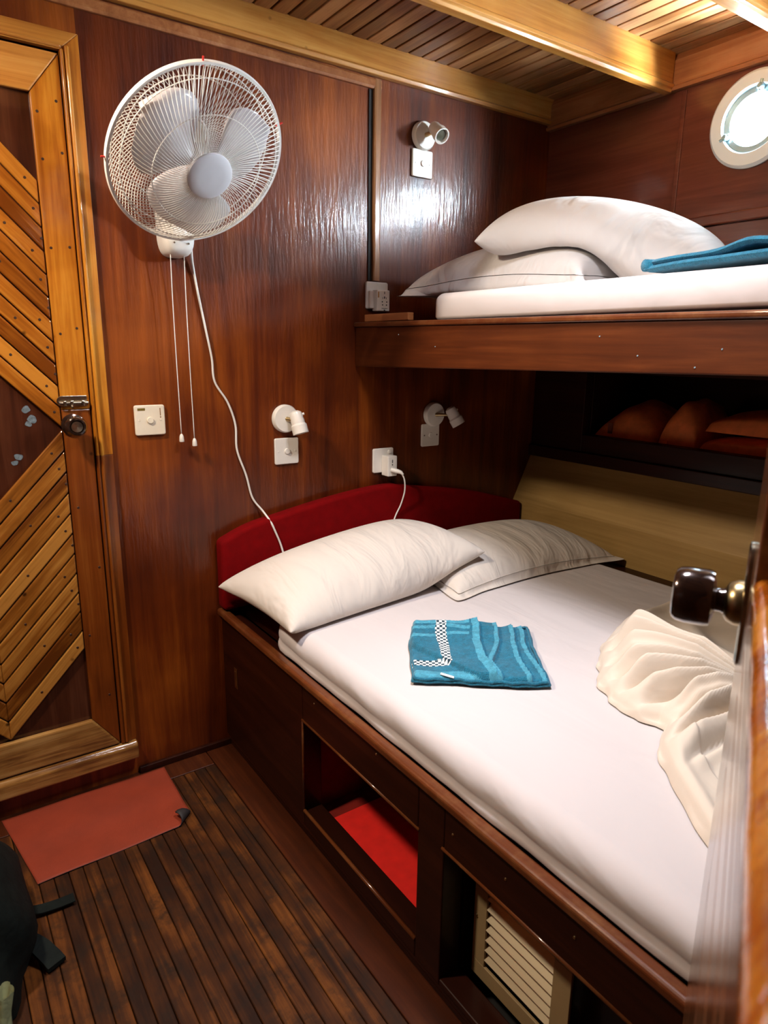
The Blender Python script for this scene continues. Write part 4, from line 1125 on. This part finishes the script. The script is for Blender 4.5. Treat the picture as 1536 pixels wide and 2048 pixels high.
mb = MB(); mb.box(2.198, 2.2035, -.60, -.575, zL+.004, zL+.02); mb.build('buckle', 'orange', o)
mb = MB(); puffy(mb, [(2.205, -.715), (2.50, -.715), (2.50, -1.15), (2.205, -1.15)], zL, .055, 9, sharp=.2); o = mb.build('life_jacket', 'orange', smooth=True, loc=(2.35, -.93, zL))
tag(o, 'flat orange life jacket at the bottom of the pile on the right of the locker', 'life jacket', LJ)

mb = MB(); puffy(mb, [(2.21, -.73), (2.50, -.73), (2.50, -1.15), (2.21, -1.15)], zL+.068, .080, 14, sharp=.25); o = mb.build('life_jacket', 'orange', smooth=True, loc=(2.35, -.93, zL+.06))
tag(o, 'orange life jacket on top of the pile on the right of the locker', 'life jacket', LJ)

# ------------------------------------------------------------------ near cabin door on the right
ph = math.radians(63.56); U2 = Vector((math.sin(ph), math.cos(ph), 0)); N2 = Vector((math.cos(ph), -math.sin(ph), 0)); off0 = .0173
CB = Vector((0, -1.98, 0))
nd = thing('cabin_door', 'open varnished cabin door at the right edge with dark round knob and glossy orange ledge', 'door', CB+U2*.70+N2*off0)
def Q(s_, o, z): p = CB+U2*s_+N2*(off0+o); return (p.x, p.y, z)
def qbox(mb, s0, s1, o0, o1, z0, z1, var=None):
    mb.hexa([Q(s0, o0, z0), Q(s1, o0, z0), Q(s1, o1, z0), Q(s0, o1, z0), Q(s0, o0, z1), Q(s1, o0, z1), Q(s1, o1, z1), Q(s0, o1, z1)], var)
NZ = 1.145
mb = MB(); qbox(mb, .585, .800, 0, .034, .50, 1.98, .4); mb.build('stile', 'neardoor', nd, bevel=.002)
mb = MB()
zz = [.02, .30, .62, .86, .975, 1.045, 1.085, 1.112, 1.132]
for a, b_ in zip(zz[:-1], zz[1:]): qbox(mb, .085, .5845, 0, .030, a+.0036, b_-.0004)
mb.build('lower_boards', 'neardoor', nd, bevel=.001, seg=1)
mb = MB(); qbox(mb, .085, .5845, .0005, .028, .02, 1.130, .4); mb.build('core_board', 'doordark', nd)
mb = MB(); qbox(mb, .085, .5845, .021, .17, 1.105, 1.1375, .2); mb.build('ledge_panel', 'neardoor', nd, bevel=.002)
mb = MB()
pp = [Q(.085+.4995*t, .0085+.00025*math.sin(t*31)+.00015*math.sin(t*67), 1.1380+.0002*math.sin(t*43)) for t in np.linspace(0, 1, 90)]
mb.tube(pp, [.0085]*90, 14, var=.6); mb.build('ledge_lip', 'nearedge', nd, smooth='auto')['label'] = 'glossy orange varnished lip'
ax = -N2
kb = Vector(Q(.70, 0, 1.085))
mb = MB()
pts = []
for k in range(28):
    t = 2*PI*k/28; pts.append((.024*math.copysign(abs(math.cos(t))**.7, math.cos(t)), .062*math.copysign(abs(math.sin(t))**.8, math.sin(t))))
def K(p, h): q = kb+U2*p[0]+ax*h; return (q.x, q.y, q.z+p[1])
v = [K(p, .0003) for p in pts]+[K(p, .003) for p in pts]+[K((p[0]*.9, p[1]*.95), .0045) for p in pts]
f = [(l*28+i, l*28+(i+1) % 28, (l+1)*28+(i+1) % 28, (l+1)*28+i) for l in range(2) for i in range(28)]+[tuple(56+i for i in range(28))]
mb.add(v, f); mb.build('back_plate', 'steel', nd, smooth='auto')
mb = MB(); mb.lathe([(0, .003), (.022, .003), (.022, .009), (.019, .016), (.0145, .019), (0, .019)], kb, ax, 40); mb.build('rose', 'brass', nd, smooth='auto')
mb = MB(); mb.lathe([(0, .016), (.0125, .016), (.0125, .020), (.0115, .022), (.0115, .0265), (.019, .0275), (.0265, .030), (.0280, .035), (.0280, .052), (.0268, .0605), (.0245, .0640), (.021, .0655), (0, .066)], kb, ax, 56); mb.build('knob', 'bronze', nd, smooth='auto', angle=30)

# ------------------------------------------------------------------ bags on the floor
def blob_bag():
    bg = thing('backpack', 'dark soft backpack at the lower left edge on the floor', 'bag', (-.09, -.47, .0))
    mb = MB()
    nu, nv = 40, 28; pts = []
    for i in range(nu):
        for j in range(nv):
            a = 2*PI*i/(nu-1); b_ = j/(nv-1)
            rr = (math.sin(PI*min(1, .08+.92*(1-b_)))**.35 if b_ < 1 else 0)
            prof = [1.0, 1.05, 1.0, .9, .78, .62, .40, 0]
            k = float(np.interp(b_, np.linspace(0, 1, 8), prof))
            w = 1+.06*math.sin(a*3+b_*5)+.04*math.sin(a*7+2+b_*9)
            x = -.093+.165*math.copysign(abs(math.cos(a))**.7, math.cos(a))*k*w
            y = -.47+.24*math.copysign(abs(math.sin(a))**.7, math.sin(a))*k*w
            pts.append((x, y, .004+.36*b_**.9))
    mb.grid(pts, nu, nv, .5); mb.build('body', 'bag', bg, smooth=True)
    mb = MB()
    def strap(path, w, t):
        nonlocal mb
        P_ = smooth_path(path, 6); vs, fs = [], []
        for i, p in enumerate(P_):
            tn = (P_[min(i+1, len(P_)-1)]-P_[max(i-1, 0)]).normalized(); sd = Vector((-tn.y, tn.x, 0)).normalized()*w/2
            vs += [p-sd, p+sd, p+sd+Vector((0, 0, t)), p-sd+Vector((0, 0, t))]
        for i in range(len(P_)-1):
            for k in range(4): fs.append((i*4+k, i*4+(k+1) % 4, (i+1)*4+(k+1) % 4, (i+1)*4+k))
        fs += [(3, 2, 1, 0), tuple(len(vs)-4+k for k in range(4))]; mb.add(vs, fs)
    strap([(.055, -.44, .05), (.090, -.432, .016), (.135, -.435, .010), (.176, -.436, .010)], .030, .003)
    mb.build('strap', 'bag', bg); mb = MB()
    strap([(.045, -.54, .06), (.078, -.560, .03), (.098, -.588, .012), (.108, -.612, .006)], .040, .010)
    mb.build('strap', 'bag', bg)
    tb = MB(); nu, nv = 24, 24; pts = []
    for i in range(nu):
        for j in range(nv):
            a, b_ = i/(nu-1)*2*PI, j/(nv-1)
            rr = [.085, .095, .088, .07, .045, .020, .014, .018]; k = float(np.interp(b_, np.linspace(0, 1, 8), rr))
            k *= 1+.12*math.sin(a*4+b_*3)+.05*math.sin(a*9)
            pts.append((-.040+.045*b_+k*math.cos(a)*.80, -.945+.10*b_+k*math.sin(a)*1.0, .005+.225*b_))
    tb.grid(pts, nu, nv, .5); o = tb.build('cloth_bag', 'green', smooth=True, loc=(-.03, -.92, .0))
    tag(o, 'olive green cloth bag in the bottom left corner', 'bag')
blob_bag()


# ------------------------------------------------------------------ camera & light
cam = bpy.data.cameras.new('camera'); co = bpy.data.objects.new('camera', cam); C.objects.link(co)
Rm = Matrix(((.82029, .12608, -.55787), (-.57181, .20141, -.79527), (.0121, .97136, .23731)))
co.matrix_world = Matrix.Translation((0, -1.98, 1.32)) @ Rm.to_4x4()
cam.sensor_fit = 'HORIZONTAL'; cam.sensor_width = 36; cam.lens = 31.5; cam.clip_start = .02
cam.dof.use_dof = True; cam.dof.focus_distance = 2.3; cam.dof.aperture_fstop = 11
bpy.context.scene.camera = co

def area(name, loc, target, size, power, color, shape='DISK', spread=180):
    l = bpy.data.lights.new(name, 'AREA'); l.shape = shape; l.size = size; l.energy = power; l.color = color; l.spread = math.radians(spread)
    o = bpy.data.objects.new(name, l); C.objects.link(o); o.location = loc
    o.rotation_euler = (Vector(target)-Vector(loc)).to_track_quat('-Z', 'Y').to_euler(); return o
w = bpy.data.worlds.new('world'); sc_ = bpy.context.scene; sc_.world = w; w.use_nodes = True
bgn = w.node_tree.nodes['Background']; bgn.inputs[0].default_value = (.70, .88, 1, 1); bgn.inputs[1].default_value = 25
for i, (cy, cz, r) in enumerate(PORT):
    area('porthole_daylight', (HX+.32, cy-.06, cz+.08), (HX-.8, cy+.30, cz-.14), .36, 80, (.70, .89, 1.0))
    area('water_glint', (HX+.32, cy+.02, cz-.30), (HX-.6, cy, cz+.5), .34, 200, (.85, .95, 1.0))
    area('sea_glare', (HX+.50, cy-.62, cz+.04), (HX-.64, cy+.80, cz-.05), .50, (250, 330)[i], (.90, .95, 1.0))
area('ceiling_lamp', (-.30, -.56, 2.17), (.5, -.2, 1.0), .16, 30, (1.0, .84, .66))
area('added_bed_fill', (.85, -1.16, 2.215), (.98, -.95, .5), .32, 9, (.93, .93, 1.0), spread=110)  # added cool fill to brighten the bed; the ceiling has no hatch

sc = bpy.context.scene
sc.view_settings.view_transform = 'Standard'; sc.view_settings.look = 'None'; sc.view_settings.gamma = 1; sc.view_settings.exposure = 0.5
try: sc.view_settings.use_curve_mapping = False
except Exception: pass
